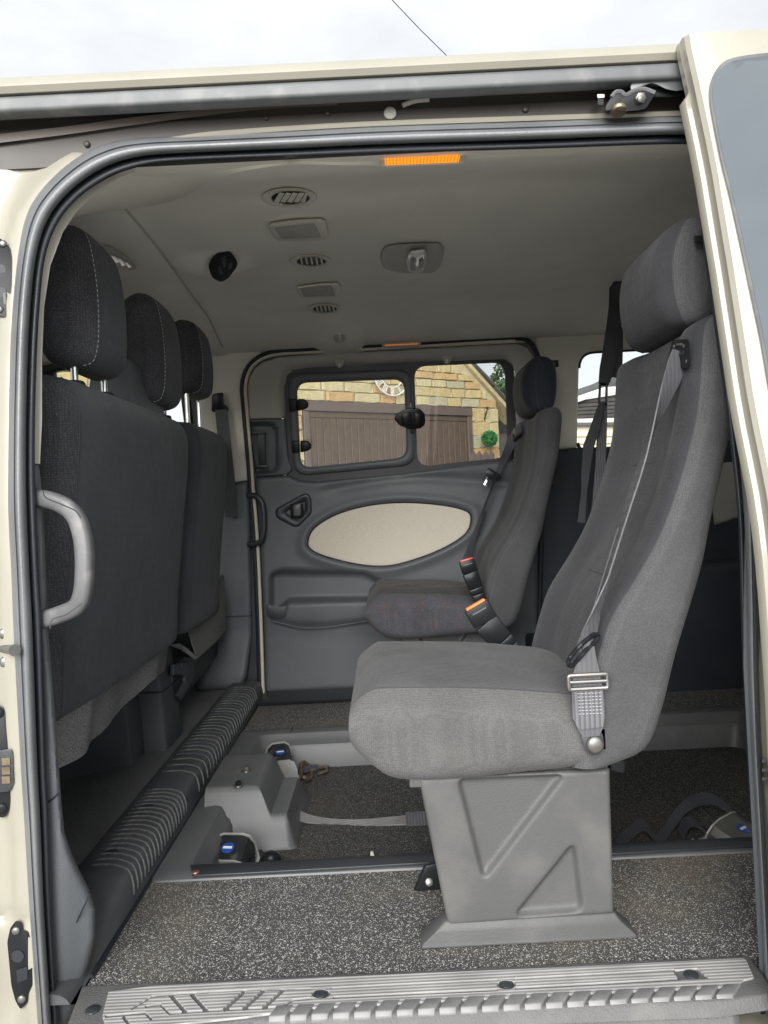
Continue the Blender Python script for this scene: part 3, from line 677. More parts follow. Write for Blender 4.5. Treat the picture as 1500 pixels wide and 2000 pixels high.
for i in range(22):
    u = 1431 - i * 41.6; v = 1941 + i * 1.98
    w = 33
    A = [onz(u - w, v + 1.5, -.6935), onz(u, v, -.6935), onz(u + 16, v - 21, -.6935), onz(u - w + 16, v - 19.5, -.6935)]
    pts = [A[0], A[1]]
    q = [p + Vector((0, -.004, -.006)) for p in pts]; z = [p + Vector((0, -.003, -.019)) for p in pts]
    b = bmesh.new()
    top = [b.verts.new(p) for p in A]; f1 = [b.verts.new(p) for p in q]; f2 = [b.verts.new(p) for p in z]
    bk = [b.verts.new(p - Vector((0, 0, .006))) for p in A[2:]]
    b.faces.new(top); b.faces.new((top[0], top[1], f1[1], f1[0])); b.faces.new((f1[0], f1[1], f2[1], f2[0]))
    b.faces.new((top[1], top[2], bk[0], f2[1], f1[1])); b.faces.new((top[3], top[0], f1[0], f2[0], bk[1]))
    b.faces.new((top[2], top[3], bk[1], bk[0])); b.faces.new((f2[0], f2[1], bk[0], bk[1]))
    bmesh.ops.recalc_face_normals(b, faces=b.faces)
    bmesh.ops.bevel(b, geom=list(b.edges), offset=.0013, segments=2, affect='EDGES', profile=.5, clamp_overlap=True)
    obj('tread_block', b, M['tooth'], base)
# ------------------------------------------------------------------ inner trim on the near pillar
def NI(u, v, off=0): return NW(u, v, -.045 + off)
sheet('pillar_trim', [(60, 905), (78, 906), (82, 820), (82, 700), (86, 600), (98, 520), (122, 455), (150, 412), (190, 375), (232, 348), (262, 335), (245, 325), (190, 350), (140, 388), (100, 440), (75, 505), (60, 620), (56, 760)], NI, M['beige'], VAN, step=10, thick=.05)
lt = [(50, 905), (76, 907), (82, 960), (88, 1060), (95, 1240), (103, 1330), (110, 1430), (116, 1510), (120, 1570), (126, 1625), (140, 1668), (155, 1700), (173, 1735), (186, 1775), (186, 1830), (176, 1880), (162, 1926), (142, 1975), (120, 2030), (80, 2030), (60, 1500)]
lo = sheet('lower_pillar_trim', lt, lambda u, v, off=0: NW(u, v, -.035 + off), M['dark'], VAN, step=9, thick=.06, rnd=(14, .016), h=lambda V: -.03 * ns(110, 190, V[:, 0]))
obj('trim_joint', tube_bm([NW(u, v, -.034) for u, v in ((93, 1568), (104, 1560), (118, 1545))], .0012, 5), M['rubber_in'], lo)
obj('trim_joint', tube_bm([NW(u, v, -.05) for u, v in ((92, 1880), (118, 1845), (150, 1800), (176, 1745))], .0012, 5), M['rubber_in'], lo)
# grey grab handle by the door
hp = crom([(58, 972), (84, 974), (118, 984), (146, 1006), (160, 1042), (165, 1080), (165, 1130), (160, 1165), (148, 1186), (120, 1199), (92, 1208), (62, 1214)], 5)
hy = [.03 * math.sin(math.pi * min(1, max(0, i / (len(hp) - 1)))) ** .5 for i in range(len(hp))]
gh = obj('grab_handle', sweep_bm([NW(u, v, -.052 + e) for (u, v), e in zip(hp, hy)], rr2(.0255, .022, .008, 4), up=(0, -1, 0)), M['handle'], VAN, 50)
obj('handle_joint', tube_bm([NW(u, v, .004) for u, v in crom([(84, 957), (90, 972), (120, 985), (148, 998), (158, 1012)], 4)], .0009, 5), M['darker'], gh)
obj('handle_joint', tube_bm([NW(u, v, .003) for u, v in crom([(98, 1228), (102, 1210), (130, 1200), (160, 1178)], 4)], .0009, 5), M['darker'], gh)

# ------------------------------------------------------------------ headliner and what is on it
def hz(V):
    x, y = V[:, 0], V[:, 1]
    z = -.007 * (1 - ns(-.520, -.510, x + .02 * np.sin(3 * y)))
    d = np.hypot((x + .395) / 1.0, (y - 1.96) / .9); z -= .030 * ns(.125, .02, d)                   # swelling behind the belt guide
    d = np.hypot((x + .124) / .088, (y - 2.73) / .23); z -= .017 * ns(1.0, .72, d)                     # swelling round the coat hook
    return z
hl = sheet('headliner', [(-1.75, 1.22), (2.1, 1.22), (2.1, 2.80), (-1.75, 2.80)], lambda x, y, o=0: Vector((x, y, zc(y) + o)), M['head'], VAN, step=.02, h=hz, thick=0, smooth=70)
obj('headliner_joint', tube_bm([Vector((-.513 - .02 * math.sin(3 * y), y, zc(y) - .004)) for y in np.linspace(1.3, 2.68, 24)], .0035, 6), M['beige_dk'], hl)
U_ = [(150, 396), (190, 357), (238, 333), (300, 318), (400, 311), (560, 304), (740, 297), (1000, 289), (1345, 277)]
L_ = [(158, 402), (200, 404), (245, 405), (300, 401), (362, 384), (430, 346), (560, 322), (740, 323), (1000, 314), (1345, 299)]
_u = crom(U_, 8); _l = crom(L_[:1] + L_[2:], 8)
n_ = min(len(_u), len(_l)); bm = bmesh.new(); rows = []
for i in range(n_):
    a = NW(*_u[i], -.055); b = CE(*_l[i], .004)
    rows.append([bm.verts.new(a.lerp(b, q) + Vector((0, -.012, -.014)) * math.sin(math.pi * q) * (b - a).length / .15) for q in np.linspace(0, 1, 9)])
for x, y in zip(rows, rows[1:]):
    for j in range(8): bm.faces.new((x[j], x[j + 1], y[j + 1], y[j]))
obj('side_trim', bm, M['beige'], VAN, 70)
def CEo(k): return lambda u, v, off=0: CE(u, v, k + off)
def vent(cu, cv, a, b, shut):
    v = thing_part('air_vent', sheet_bm(ell(cu, cv, a, b), CE, holes=[ell(cu + a * .04, cv, a * .68, b * .62)], step=8, bstep=4, h=lambda V: np.full(len(V), .010), rnd=(a * .3, .008), thick=.0), M['beige'])
    obj('vent_well', slab_bm(ell(cu + a * .04, cv, a * .68, b * .63, 24), CE, -.0005, .0015), M['rubber_in'], v)
    for i in range(5):
        if shut:
            x = cu - a * .52 + i * a * .24
            px = [(x - a * .05, cv + b * .42), (x + a * .14, cv + b * .50), (x + a * .36, cv - b * .42), (x + a * .17, cv - b * .52)]
            px = [(p, q) for p, q in px]
        else:
            x = cu - a * .44 + i * a * .24
            px = [(x - 2.2, cv - b * .55), (x + 1.6, cv - b * .58), (x + 4.4, cv + b * .52), (x + .6, cv + b * .56)]
        px = [(min(max(p, cu - a * .6), cu + a * .66), q) for p, q in px]
        obj('slat', slab_bm(px, CE, .003, .008, .0008), M['beige'], v)
def thing_part(name, bm, m, par=None): return obj(name, bm, m, par or VAN, 50)
vent(565, 386, 54, 20, True); vent(606, 510, 41, 13, False); vent(633, 603, 33, 10, False)
def grille(px, inner):
    g = sheet('speaker_grille', rpoly(px, 12), CE, M['beige'], VAN, step=8, bstep=5, h=lambda V: np.full(len(V), .016), rnd=(9, .014), thick=0.0, smooth=60)
    sheet('grille_mesh', rpoly(inner, 5), CE, M['mesh_g'], g, step=10, h=lambda V: np.full(len(V), .0175), thick=.001)
M['mesh_g'] = weave('perforated_grille', (.36, .35, .32), (.56, .54, .49), cell=.004, thr=(.3, .5), fuzz=.3, sheen=0)
grille([(521, 436), (570, 429), (628, 426), (637, 432), (642, 462), (630, 470), (548, 471), (536, 466)], [(535, 445), (615, 436), (628, 464), (550, 467)])
grille([(577, 559), (620, 553), (660, 551), (666, 560), (666, 579), (655, 582), (592, 583), (582, 576)], [(586, 564), (648, 558), (656, 578), (594, 580)])
lamp = sheet('ceiling_lamp', rpoly([(748, 482), (775, 476), (858, 474), (866, 484), (864, 512), (850, 533), (790, 534), (750, 526), (742, 505)], 14), CE, M['beige_dk'], VAN, step=8, bstep=5, h=lambda V: np.full(len(V), .014), rnd=(7, .012), thick=0, smooth=60)
b = loft_bm([[CE(814 + (u - 814) * s, 511 + (v - 511) * s - k * 55, .013 + k) for u, v in rpoly([(797, 489), (832, 485), (836, 500), (828, 533), (798, 533), (791, 515)], 10, 3)] for s, k in ((1, 0), (.97, .014), (.86, .024), (.6, .029), (.2, .031))])
obj('lamp_lens', b, M['lens'], lamp)
for px in ([(800, 505), (812, 505), (812, 530), (801, 530)], [(818, 507), (829, 506), (828, 522), (818, 523)]):
    obj('lens_facet', slab_bm(px, CE, .043, .0455, .0005), M['handle'], lamp)
# amber courtesy lamps
def amber(pxo, f, n, o0, m=None):
    lp = obj('amber_lamp', slab_bm(rpoly(pxo[0], 5, 3), f, o0 - .004, o0 + .004, .0015), M['beige_dk'], VAN)
    obj('lens', slab_bm(pxo[1], f, o0 + .004, o0 + .009, .001), m or M['amber'], lp)
    (a, b_, c, d) = [np.array(p, float) for p in pxo[1]]
    for i in range(n):
        q = (i + .5) / n; s = a + (b_ - a) * q; e = d + (c - d) * q
        obj('lens_rib', slab_bm([tuple(s + (-1.0, 0)), tuple(s + (1.0, 0)), tuple(e + (1.0, 0)), tuple(e + (-1.0, 0))], f, o0 + .009, o0 + .0102), M['amber_dk'], lp)
AM = lambda u, v, off=0: W(u, v, 1.262 - off)
amber(([(741, 306), (745, 301), (905, 296), (910, 300), (906, 320), (748, 326), (742, 318)], [(751, 308), (899, 303), (896, 317), (752, 323)]), AM, 22, .006)
amber(([(746, 669), (822, 666), (822, 676), (746, 679)], [(751, 673), (817, 670), (817, 673), (751, 676)]), lambda u, v, off=0: FW(u, v, .03 + off), 12, .006, M['amber_dim'])
obj('headliner_clip', slab_bm(rpoly([(557, 320), (578, 319), (576, 326), (560, 327)], 2, 2), lambda u, v, o=0: CE(u, v, .01 + o), 0, .006), M['beige'], hl)
# black belt guide hanging from its swelling, and the coat hook
gp = rpoly([(406, 519), (416, 500), (432, 489), (449, 489), (464, 511), (463, 521), (446, 544), (432, 552), (414, 543)], 8, 4)
cy = CE(436, 520, .03).y
GW = lambda u, v, o=0: W(u, v, cy - .01 - o)
gd = obj('belt_guide', slab_bm(gp, GW, -.03, .012, .004, 3), M['gloss'], VAN)
for px in ([(432, 504), (440, 500), (442, 520), (436, 524)], [(424, 522), (430, 518), (436, 534), (430, 538)], [(444, 516), (454, 512), (452, 524), (446, 526)]):
    obj('guide_slot', slab_bm(px, GW, .011, .015, .001), M['darker'], gd)
hk = obj('coat_hook', disc_bm(CE(663, 657, .014), (0, -.7, -.7), .021, .012, 18, .004), M['beige_dk'], VAN)
obj('hook_tongue', sweep_bm([CE(663, 651, .030), CE(664, 659, .036), CE(664, 665, .036)], rr2(.013, .008, .003), up=(1, 0, 0)), M['beige'], hk)
# cab roof lamp
cl = obj('cab_lamp', slab_bm(rpoly([(196, 480), (214, 482), (246, 500), (267, 522), (262, 527), (238, 528), (220, 522)], 6, 3), CE, -.002, .018, .004), M['beige_dk'], VAN)
for px in ([(216, 499), (226, 500), (234, 512), (226, 514)], [(229, 503), (238, 507), (246, 518), (238, 520)], [(242, 510), (250, 514), (258, 522), (250, 523)]):
    obj('lens', slab_bm(px, CE, .018, .022, .001), M['lens'], cl)
# ------------------------------------------------------------------ the far side door
def FWo(k): return lambda u, v, off=0: FW(u, v, k + off)
GL = rpoly([(580, 748), (789, 741), (794, 893), (588, 914)], 22, 6)
GR = rpoly([(809, 716), (985, 708), (992, 893), (816, 911)], 24, 6)
OV = crom([(602, 1054), (615, 1030), (658, 1004), (719, 987), (788, 981), (862, 986), (909, 997), (920, 1013), (909, 1043), (862, 1073), (797, 1097), (749, 1106), (697, 1102), (636, 1087), (606, 1072)], 5, True)
OV2 = [(u + (u - 755) * .06, v + (v - 1045) * .13) for u, v in OV]
PK = rpoly([(527, 1121), (545, 1114), (712, 1116), (770, 1150), (775, 1172), (562, 1174), (558, 1196), (527, 1196)], 8, 3)
PB = rpoly([(558, 1174), (780, 1166), (780, 1210), (640, 1222), (580, 1222), (532, 1211), (522, 1197)], 8, 3)
RD = [(517, 1234), (1045, 1212)]
def door_relief(V):
    u, v = V[:, 0], V[:, 1]
    h = np.zeros(len(V))
    h += .014 * ns(955, 925, v - .06 * (750 - u)) * 0
    h -= .012 * ns(0, -7, sdf(OV2, V)) * ns(-9, 2, sdf(OV, V) * -1 + 0) * 0
    h += .010 * np.exp(-(sdf(OV2, V) / 10) ** 2)
    h -= .010 * ns(5, -2, sdf(OV, V))
    h -= .042 * ns(2, -7, sdf(PK, V))
    sb = sdf(PB, V)
    h += .016 * ns(2, -9, sb)
    lim = 1120 + .02 * (u - 520)
    h -= .012 * ns(lim + 60, lim + 130, v)
    h -= .010 * np.exp(-((v - (972 - .05 * (u - 560) - 26 * np.exp(-((u - 800) / 170) ** 2))) / 11) ** 2) * ns(600, 680, u)
    return h
FD = sheet('far_door', [(519, 1354), (514, 1200), (507, 1060), (499, 945), (502, 932), (565, 928), (582, 937), (612, 941), (700, 933), (790, 924), (957, 903), (990, 899), (1052, 892), (1052, 1332)], FW, M['dark'], VAN, step=5, h=door_relief, rnd=(9, .012), thick=.03, smooth=70)
sheet('door_insert', OV, FWo(.001), M['insert'], FD, step=14, bstep=6, rnd=(8, .005), thick=.01, smooth=60)
obj('insert_edge', tube_bm([FW(u, v, -.001) for u, v in OV + OV[:1]], .0035, 6), M['darker'], FD)
obj('pocket_cup', slab_bm(rpoly([(521, 1180), (529, 1182), (548, 1185), (560, 1183), (560, 1203), (545, 1208), (528, 1206), (521, 1200)], 4, 2), FW, -.01, .022, .005, 3), M['darker'], FD)
obj('pocket_lip', tube_bm([FW(u, v, .016) for u, v in crom([(534, 1214), (560, 1220), (590, 1226), (640, 1225), (730, 1211), (780, 1206)], 5)], .003, 6), M['dark'], FD)
obj('door_step', hull_bm([onz(*p, -.70) for p in ((485, 1381), (700, 1370), (1000, 1356), (1000, 1330), (520, 1352))], [onz(*p, -.682) for p in ((489, 1374), (700, 1363), (1000, 1349), (1000, 1330), (520, 1350))], .003), M['darker'], VAN)
# upper trim round the windows
ut = [(487, 818), (484, 780), (483, 755), (487, 736), (496, 720), (514, 706), (545, 697), (600, 693), (800, 682), (960, 673), (1010, 671), (1030, 678), (1042, 696), (1048, 720), (1052, 760), (1054, 900), (1000, 900)]
ut += [(1008, 890), (1007, 730), (1000, 712), (985, 702), (800, 708), (600, 719), (575, 723), (561, 734), (556, 755), (557, 817)]
def uth(V):
    d = np.minimum(dist(GL, V), dist(GR, V)); d2 = sdf(rpoly([(548, 716), (1000, 693), (1012, 900), (556, 940)], 34, 5), V)
    return .006 - .016 * ns(4, -5, d2)
up = sheet('upper_door_trim', ut, FW, M['beige_dk'], FD, step=6, h=uth, rnd=(4, .006), thick=.03, smooth=60)
for cu, cv in ((664, 707), (874, 699)):
    obj('blind_hook', slab_bm([(cu - 13, cv - 5), (cu + 12, cv - 6), (cu + 6, cv + 8), (cu + 1, cv + 12), (cu - 5, cv + 11)], FW, -.008, .016, .004), M['beige_dk'], up)
    obj('hook_tongue', slab_bm([(cu - 4, cv + 2), (cu + 2, cv + 2), (cu + 1, cv + 11), (cu - 3, cv + 11)], FW, .015, .021, .002), M['beige'], up)
ws = rpoly([(549, 716), (1002, 694), (1012, 918), (560, 962)], 24, 6)
sheet('window_surround', ws, FWo(-.014), M['darker'], FD, holes=[GL, GR], step=16, bstep=8, thick=.012)
wf = sheet('sliding_window_frame', rpoly([(561, 731), (805, 721), (812, 908), (574, 930)], 30, 6), FW, M['dark'], FD, holes=[GL], step=10, bstep=5, rnd=(10, .010), h=lambda V: np.full(len(V), .006), thick=.022, smooth=60)
sheet('pane', GL, FWo(-.016), M['glass'], wf, step=30, bstep=8, thick=.004)
fp = sheet('fixed_pane', GR, FWo(-.018), M['glass'], FD, step=30, bstep=8, thick=.004)
for i, y0 in enumerate((779, 860)):
    x0 = 563 + i * 5.5
    obj('hinge', slab_bm([(x0, y0 + 1), (x0 + 17, y0), (x0 + 17, y0 + 23), (x0 + 2, y0 + 25)], FW, -.004, .022, .005, 3), M['gloss'], wf)
    obj('hinge_knob', slab_bm([(x0 + 18, y0), (x0 + 32, y0), (x0 + 39, y0 + 6), (x0 + 40, y0 + 16), (x0 + 32, y0 + 21), (x0 + 18, y0 + 24)], FW, -.004, .020, .006, 3), M['gloss'], wf)
ca = obj('window_catch', slab_bm(rpoly([(769, 818), (778, 806), (797, 796), (820, 798), (830, 808), (831, 828), (822, 837), (800, 838), (780, 831)], 4, 2), FW, .0, .026, .006, 3), M['gloss'], wf)
wf_k = [('catch_stem', [(799, 785), (808, 785), (810, 846), (801, 846)], .012, .021), ('catch_pad', [(784, 808), (803, 804), (804, 832), (785, 828)], .026, .031), ('catch_pad', [(810, 806), (824, 808), (825, 830), (811, 834)], .026, .031)]
for nme, px, a, b in wf_k: obj(nme, slab_bm(px, FW, a, b, .002), M['darker' if nme == 'catch_stem' else 'gloss'], wf)
# grip recess in the upper corner and the door's release
gr = sheet('grip_panel', [(487, 819), (557, 818), (560, 860), (563, 893), (572, 918), (560, 928), (500, 931), (494, 890)], FWo(.002), M['dark'], FD, step=6, bstep=5, rnd=(4, .005), thick=.02,
    h=lambda V: -.03 * ns(2, -6, sdf(rpoly([(486, 826), (530, 825), (543, 838), (545, 915), (537, 924), (490, 926)], 8, 3), V)))
obj('grip_bar', slab_bm(rpoly([(502, 848), (517, 846), (520, 908), (506, 909)], 3, 2), FW, -.026, -.004, .005, 3), M['darker'], gr)
for px in ([(489, 843), (518, 842), (518, 848), (490, 849)], [(495, 909), (524, 908), (524, 914), (496, 914)]):
    obj('grip_rib', slab_bm(px, FW, -.026, .002, .002), M['darker'], gr)
la = sheet('door_release', rpoly([(537, 1000), (541, 992), (592, 964), (603, 964), (608, 974), (609, 1003), (583, 1029), (573, 1029), (540, 1012)], 6, 3), FWo(.002), M['darker'], FD, step=5, rnd=(5, .006), thick=.01,
    h=lambda V: .006 - .016 * ns(0, -14, sdf([(544, 1000), (596, 970), (602, 975), (602, 1000), (580, 1024)], V)))
obj('release_lever', slab_bm(rpoly([(566, 984), (592, 981), (594, 1010), (568, 1013)], 4, 2), FW, -.004, .014, .003), M['gloss'], la)
obj('lever_pull', slab_bm(rpoly([(572, 987), (587, 985), (588, 1007), (574, 1008)], 3, 2), FW, .014, .019, .002), M['handle'], la)
# weatherstrips
w1 = crom([(514, 1356), (509, 1200), (503, 1060), (495, 960), (489, 880), (482, 800), (479, 762), (482, 738), (491, 718), (511, 701), (542, 692), (600, 688), (800, 677), (960, 667.5), (1005, 666)], 6)
obj('weatherstrip', tube_bm([FW(u, v, .012) for u, v in w1], .0062, 8), M['insert'], FD)
w2 = crom([(508, 1358), (503, 1200), (496, 1060), (489, 960), (483, 880), (476, 800), (473, 758), (477, 733), (489, 711), (511, 695), (542, 686), (600, 683), (800, 672), (960, 662), (1008, 660), (1032, 666), (1047, 686), (1054, 712), (1060, 760), (1062, 900), (1050, 1340)], 6)
obj('weatherstrip', tube_bm([FW(u, v, .010) for u, v in w2], .0085, 8), M['rubber_in'], FD)
# rest of the far wall
sheet('pillar_cover', [(384, 945), (384, 700), (390, 636), (520, 630), (520, 684), (490, 706), (474, 735), (470, 760), (474, 800), (480, 880), (486, 938), (450, 944)], FWo(.002), M['beige'], VAN, step=14, bstep=8, rnd=(5, .008), thick=.04)
plc = sheet('lower_pillar_cover', [(384, 946), (450, 944), (486, 939), (489, 1000), (492, 1140), (493, 1240), (482, 1320), (474, 1338), (478, 1346), (384, 1349)], FW, M['dark'], VAN, step=8, rnd=(10, .02), thick=.06,
    h=lambda V: .012 + .05 * ns(1225, 1335, V[:, 1]), smooth=60)
obj('trim_joint', tube_bm([FW(u, v, .014) for u, v in ((430, 1205), (486, 1203), (492, 1200))], .0015, 5), M['rubber_in'], plc)
sheet('pillar_return', [(480, 945), (488, 940), (498, 1060), (506, 1240), (511, 1357), (500, 1372), (478, 1352), (488, 1240), (488, 1000)], FWo(-.012), M['darker'], VAN, step=10, thick=.03)
hp2 = crom([(486, 967), (500, 969), (512, 982), (515, 1005), (515, 1035), (511, 1054), (500, 1062), (488, 1063)], 5)
obj('grab_handle', sweep_bm([FW(u, v, .02 + .025 * math.sin(math.pi * i / (len(hp2) - 1)) ** .5) for i, (u, v) in enumerate(hp2)], rr2(.020, .022, .007, 3), up=(0, -1, 0)), M['darker'], VAN)
ux = sheet('rear_quarter_trim', [(1062, 882), (1060, 760), (1055, 712), (1046, 690), (1046, 640), (1640, 610), (1640, 850), (1170, 873), (1130, 874)], FWo(.002), M['beige'], VAN, holes=[rpoly([(1131, 689), (1420, 674), (1420, 880), (1126, 900)], 30, 6)], step=14, bstep=7, rnd=(9, .012), thick=.03)
sheet('quarter_window', rpoly([(1128, 686), (1424, 671), (1424, 872), (1124, 886)], 30, 6), FWo(-.02), M['glass_b'], VAN, step=40, thick=.004)
obj('window_seal', tube_bm([FW(u, v, -.010) for u, v in rpoly([(1131, 689), (1420, 674), (1420, 880), (1127, 886)], 30, 6)][:-1], .0065, 6), M['rubber_in'], VAN)
rq = sheet('rear_lower_trim', [(1052, 896), (1062, 882), (1130, 874), (1170, 873), (1640, 850), (1640, 1440), (1015, 1440), (1020, 1350), (1048, 1340)], FW, M['rear_dark'], VAN, step=14, rnd=(7, .01), thick=.03)
obj('cup_rim', loft_bm([[FW(*p, o) for p in ell(1088, 935, r, r, 24)] for r, o in ((15, .0), (14.5, .006), (12, .006), (11, -.004), (4, -.004))], cap=True), M['darker'], rq)
sheet('rear_side_trim', [(1380, 905), (1640, 890), (1640, 982), (1452, 1008), (1395, 1026)], FWo(.008), M['beige_dk'], VAN, step=14, rnd=(8, .008), thick=.02, h=lambda V: .008 * ns(8, -8, V[:, 1] - 990 + .1 * (V[:, 0] - 1400)))
sk = obj('socket', slab_bm(rpoly([(1062, 704), (1091, 703), (1091, 717), (1061, 718)], 2, 2), FW, .0, .012, .002), M['darker'], VAN)
for u in (1075, 1083): obj('socket_pin', disc_bm(FW(u, 710, .012), (0, -1, 0), .004, .002, 10), M['worn'], sk)
obj('wheel_box', box_bm((.80, 2.60, -.72), (1.75, 2.86, -.28), .02), M['rear_dark'], VAN)
obj('wheel_box_step', box_bm((.50, 2.66, -.72), (.798, 2.86, -.52), .015), M['rear_dark'], VAN)
sheet('tailgate', [(1.06, -.95), (2.86, -.95), (2.76, .62), (1.18, .62)], lambda y, z, o=0: Vector((2.15 - o, y, z)), M['rear_dark'], VAN, holes=[rpoly([(1.25, .08), (2.7, .08), (2.64, .5), (1.31, .5)], .06)], step=.2, thick=.04)
sheet('tailgate_window', rpoly([(1.22, .05), (2.73, .05), (2.67, .53), (1.28, .53)], .06), lambda y, z, o=0: Vector((2.17 - o, y, z)), M['glass_b'], VAN, step=.3, thick=.004)
# cab front: far door with its window, windscreen, dashboard
fdr = sheet('driver_door', [(-2.05, -.95), (-.662, -.95), (-.662, .60), (-1.5, .60), (-2.05, .05)], lambda x, z, o=0: FX(x, z, .0 + o), M['dark'], VAN, holes=[rpoly([(-.70, .0), (-.70, .515), (-1.15, .545), (-1.5, .40), (-1.85, .03)], .05)], step=.07, thick=.05, bstep=.05)
sheet('driver_window', rpoly([(-.68, -.02), (-.68, .53), (-1.17, .56), (-1.53, .42), (-1.88, .01)], .05), lambda x, z, o=0: FX(x, z, -.03 + o), M['glass_b'], VAN, step=.12, thick=.004)
obj('window_frame', tube_bm([FX(x, z, .004) for x, z in crom([(-.70, .0), (-.70, .47), (-.76, .515), (-1.0, .535), (-1.15, .53), (-1.3, .475), (-1.5, .375), (-1.85, .02)], 6)], .017, 8), M['darker'], fdr)
obj('window_bar', tube_bm([FX(-1.19, .02, -.01), FX(-1.165, .54, -.01)], .017, 8), M['darker'], fdr)
obj('windscreen', hull_bm([Vector((-1.5, 1.22, .60)), Vector((-1.5, 2.74, .60)), Vector((-2.06, 2.84, .04)), Vector((-2.06, 1.10, .04))], [Vector((-1.505, 1.22, .606)), Vector((-1.505, 2.74, .606)), Vector((-2.065, 2.84, .046)), Vector((-2.065, 1.10, .046))]), M['glass_b'], VAN)
obj('dashboard', hull_bm([Vector((x, 1.15, z)) for x, z in ((-2.06, -.95), (-1.55, -.66), (-1.42, -.2), (-1.48, -.04), (-2.06, .03))], [Vector((x, 2.84, z)) for x, z in ((-2.06, -.95), (-1.55, -.66), (-1.42, -.2), (-1.48, -.04), (-2.06, .03))], .03), M['darker'], VAN)
ba = obj('belt_anchor', slab_bm(rpoly([(414, 770), (436, 766), (437, 788), (447, 797), (446, 805), (432, 808), (413, 804)], 4, 2), FW, .01, .04, .006), M['gloss'], VAN)
obj('anchor_belt', ribbon_bm([FW(432, 800, .04), FW(438, 860, .05), FW(446, 930, .05), FW(452, 1010, .05)], [(.045, 0, 0)] * 4, .002), M['web_dk'], ba)

# outer skin of the far side, behind all that trim
def toxz(px): return [(lambda p: (p.x, p.z))(FW(u, v)) for u, v in px]
sheet('far_body_side', [(-.66, -.97), (2.2, -.97), (2.2, .66), (-.66, .66)], lambda x, z, o=0: FX(x, z, -.072 + o), M['paint'], VAN, step=.09, bstep=.06, thick=.01,
      holes=[toxz(rpoly([(540, 708), (1012, 686), (1020, 912), (550, 950)], 30, 5)), toxz(rpoly([(1122, 680), (1432, 664), (1432, 892), (1118, 906)], 30, 5))])
# ------------------------------------------------------------------ the open sliding door
def dsec(z):
    y = Yd(z); top = z > .562
    P = [(1.6, 0), (.16, 0), (.014, 0), (.005, .003), (0, .010), (.001, .024), (-.0005, .028)]
    if top: P += [(0, .030), (0, .040), (.004, .045), (.012, .050), (1.6, .05)]
    else: P += [(-.006, .031), (-.0085, .036), (-.0085, .047), (-.004, .053), (.012, .056), (1.6, .05)]
    return [Vector((X0(z) + a, y + b, z)) for a, b in P]
zs = [.645, .642, .62, .59, .57, .566, .556, .54] + list(np.linspace(.52, -.95, 34))
rings = []
for i, z in enumerate(zs):
    r = dsec(z)
    if i == 0: r = [Vector((p.x, p.y + .006 if j < 6 else p.y, p.z + .0)) for j, p in enumerate(r)]
    if z < -.06:
        q = sst(-.06, -.40, z)
    rings.append(r)
SD = obj('sliding_door', loft_bm(rings), M['paint'], VAN, 30)
gd_ = crom([(1387, 200), (1386, 172), (1393, 146), (1412, 122), (1440, 111), (1500, 103), (1620, 93)], 6) + [(2120, 66), (2140, 76), (2140, 900), (2120, 928)] + crom([(1640, 952), (1560, 930), (1530, 880), (1506, 780), (1487, 670), (1467, 575), (1447, 480), (1425, 380), (1408, 310), (1394, 240)], 5)
_c = np.array([1800, 500])
gi = [tuple(np.array(p) + ( _c - np.array(p)) / np.linalg.norm(_c - np.array(p)) * 7) for p in gd_]
sheet('window_trim', gd_, DW, M['gutter'], SD, holes=[gi], step=14, bstep=8, h=lambda V: np.full(len(V), .004), thick=.004)
sheet('door_glass', gi, DW, M['privacy'], SD, step=20, bstep=10, h=lambda V: np.full(len(V), .0045), thick=.002, smooth=60)
# roller arm of the door in the roof channel
ap = [(1336, 141), (1318, 143), (1296, 145), (1262, 148), (1240, 155), (1231, 167), (1232, 178), (1252, 170), (1272, 162), (1285, 166), (1300, 174), (1320, 178), (1336, 176)]
AW = lambda u, v, o=0: W(u, v, 1.165 - o)
obj('roller_arm', slab_bm(rpoly(ap, 4, 2), AW, -.02, .004, .004, 3), mat('satin_black_arm', (.11, .115, .12), .3, var=.1), SD)
obj('arm_underside', slab_bm([(1236, 170), (1262, 164), (1290, 172), (1320, 181), (1336, 180), (1336, 186), (1310, 190), (1280, 190), (1250, 186)], AW, -.03, -.008, .003), M['gloss'], SD)
rb = obj('roller_bracket', slab_bm(rpoly([(1194, 190), (1203, 178), (1214, 178), (1222, 184), (1238, 176), (1258, 172), (1272, 176), (1283, 180), (1276, 190), (1262, 212), (1246, 216), (1222, 218), (1196, 215), (1182, 217), (1183, 206)], 4, 2), AW, -.02, .010, .004, 3), M['gloss'], SD)
obj('bracket_rim', tube_bm([AW(u, v, .009) for u, v in crom([(1194, 190), (1203, 180), (1214, 180), (1222, 186), (1238, 178), (1256, 174), (1270, 178), (1279, 182)], 4)], .0032, 6), M['handle'], rb)
obj('nut', disc_bm(AW(1249, 193, .008), (0, -1, -.3), .0085, .007, 6, .001), M['boltgrey'], rb)
obj('bolt', disc_bm(AW(1249, 195, .014), (0, -1, -.3), .0045, .006, 12, .001), M['boltgrey'], rb)
obj('roller', disc_bm(AW(1208, 213, .004), (0, -.3, -1), .012, .006, 16, .001), M['brass'], rb)
obj('roller', loft_bm([[AW(1173 + a, 194 + b, o) for a, b in rr2(11, 22, 3)] for o in (-.012, .006)]), M['gloss'], rb)
obj('roller_cap', slab_bm([(1166, 184), (1181, 184), (1181, 191), (1167, 192)], AW, -.012, .008, .001), M['beige_dk'], rb)
sheet('outer_sill', [(-.62, -1.0), (.60, -1.0), (.60, -.76), (-.62, -.76)], lambda x, z, o=0: Vector((x, 1.055 - o, z)), M['paint'], VAN, step=.2, thick=.03)
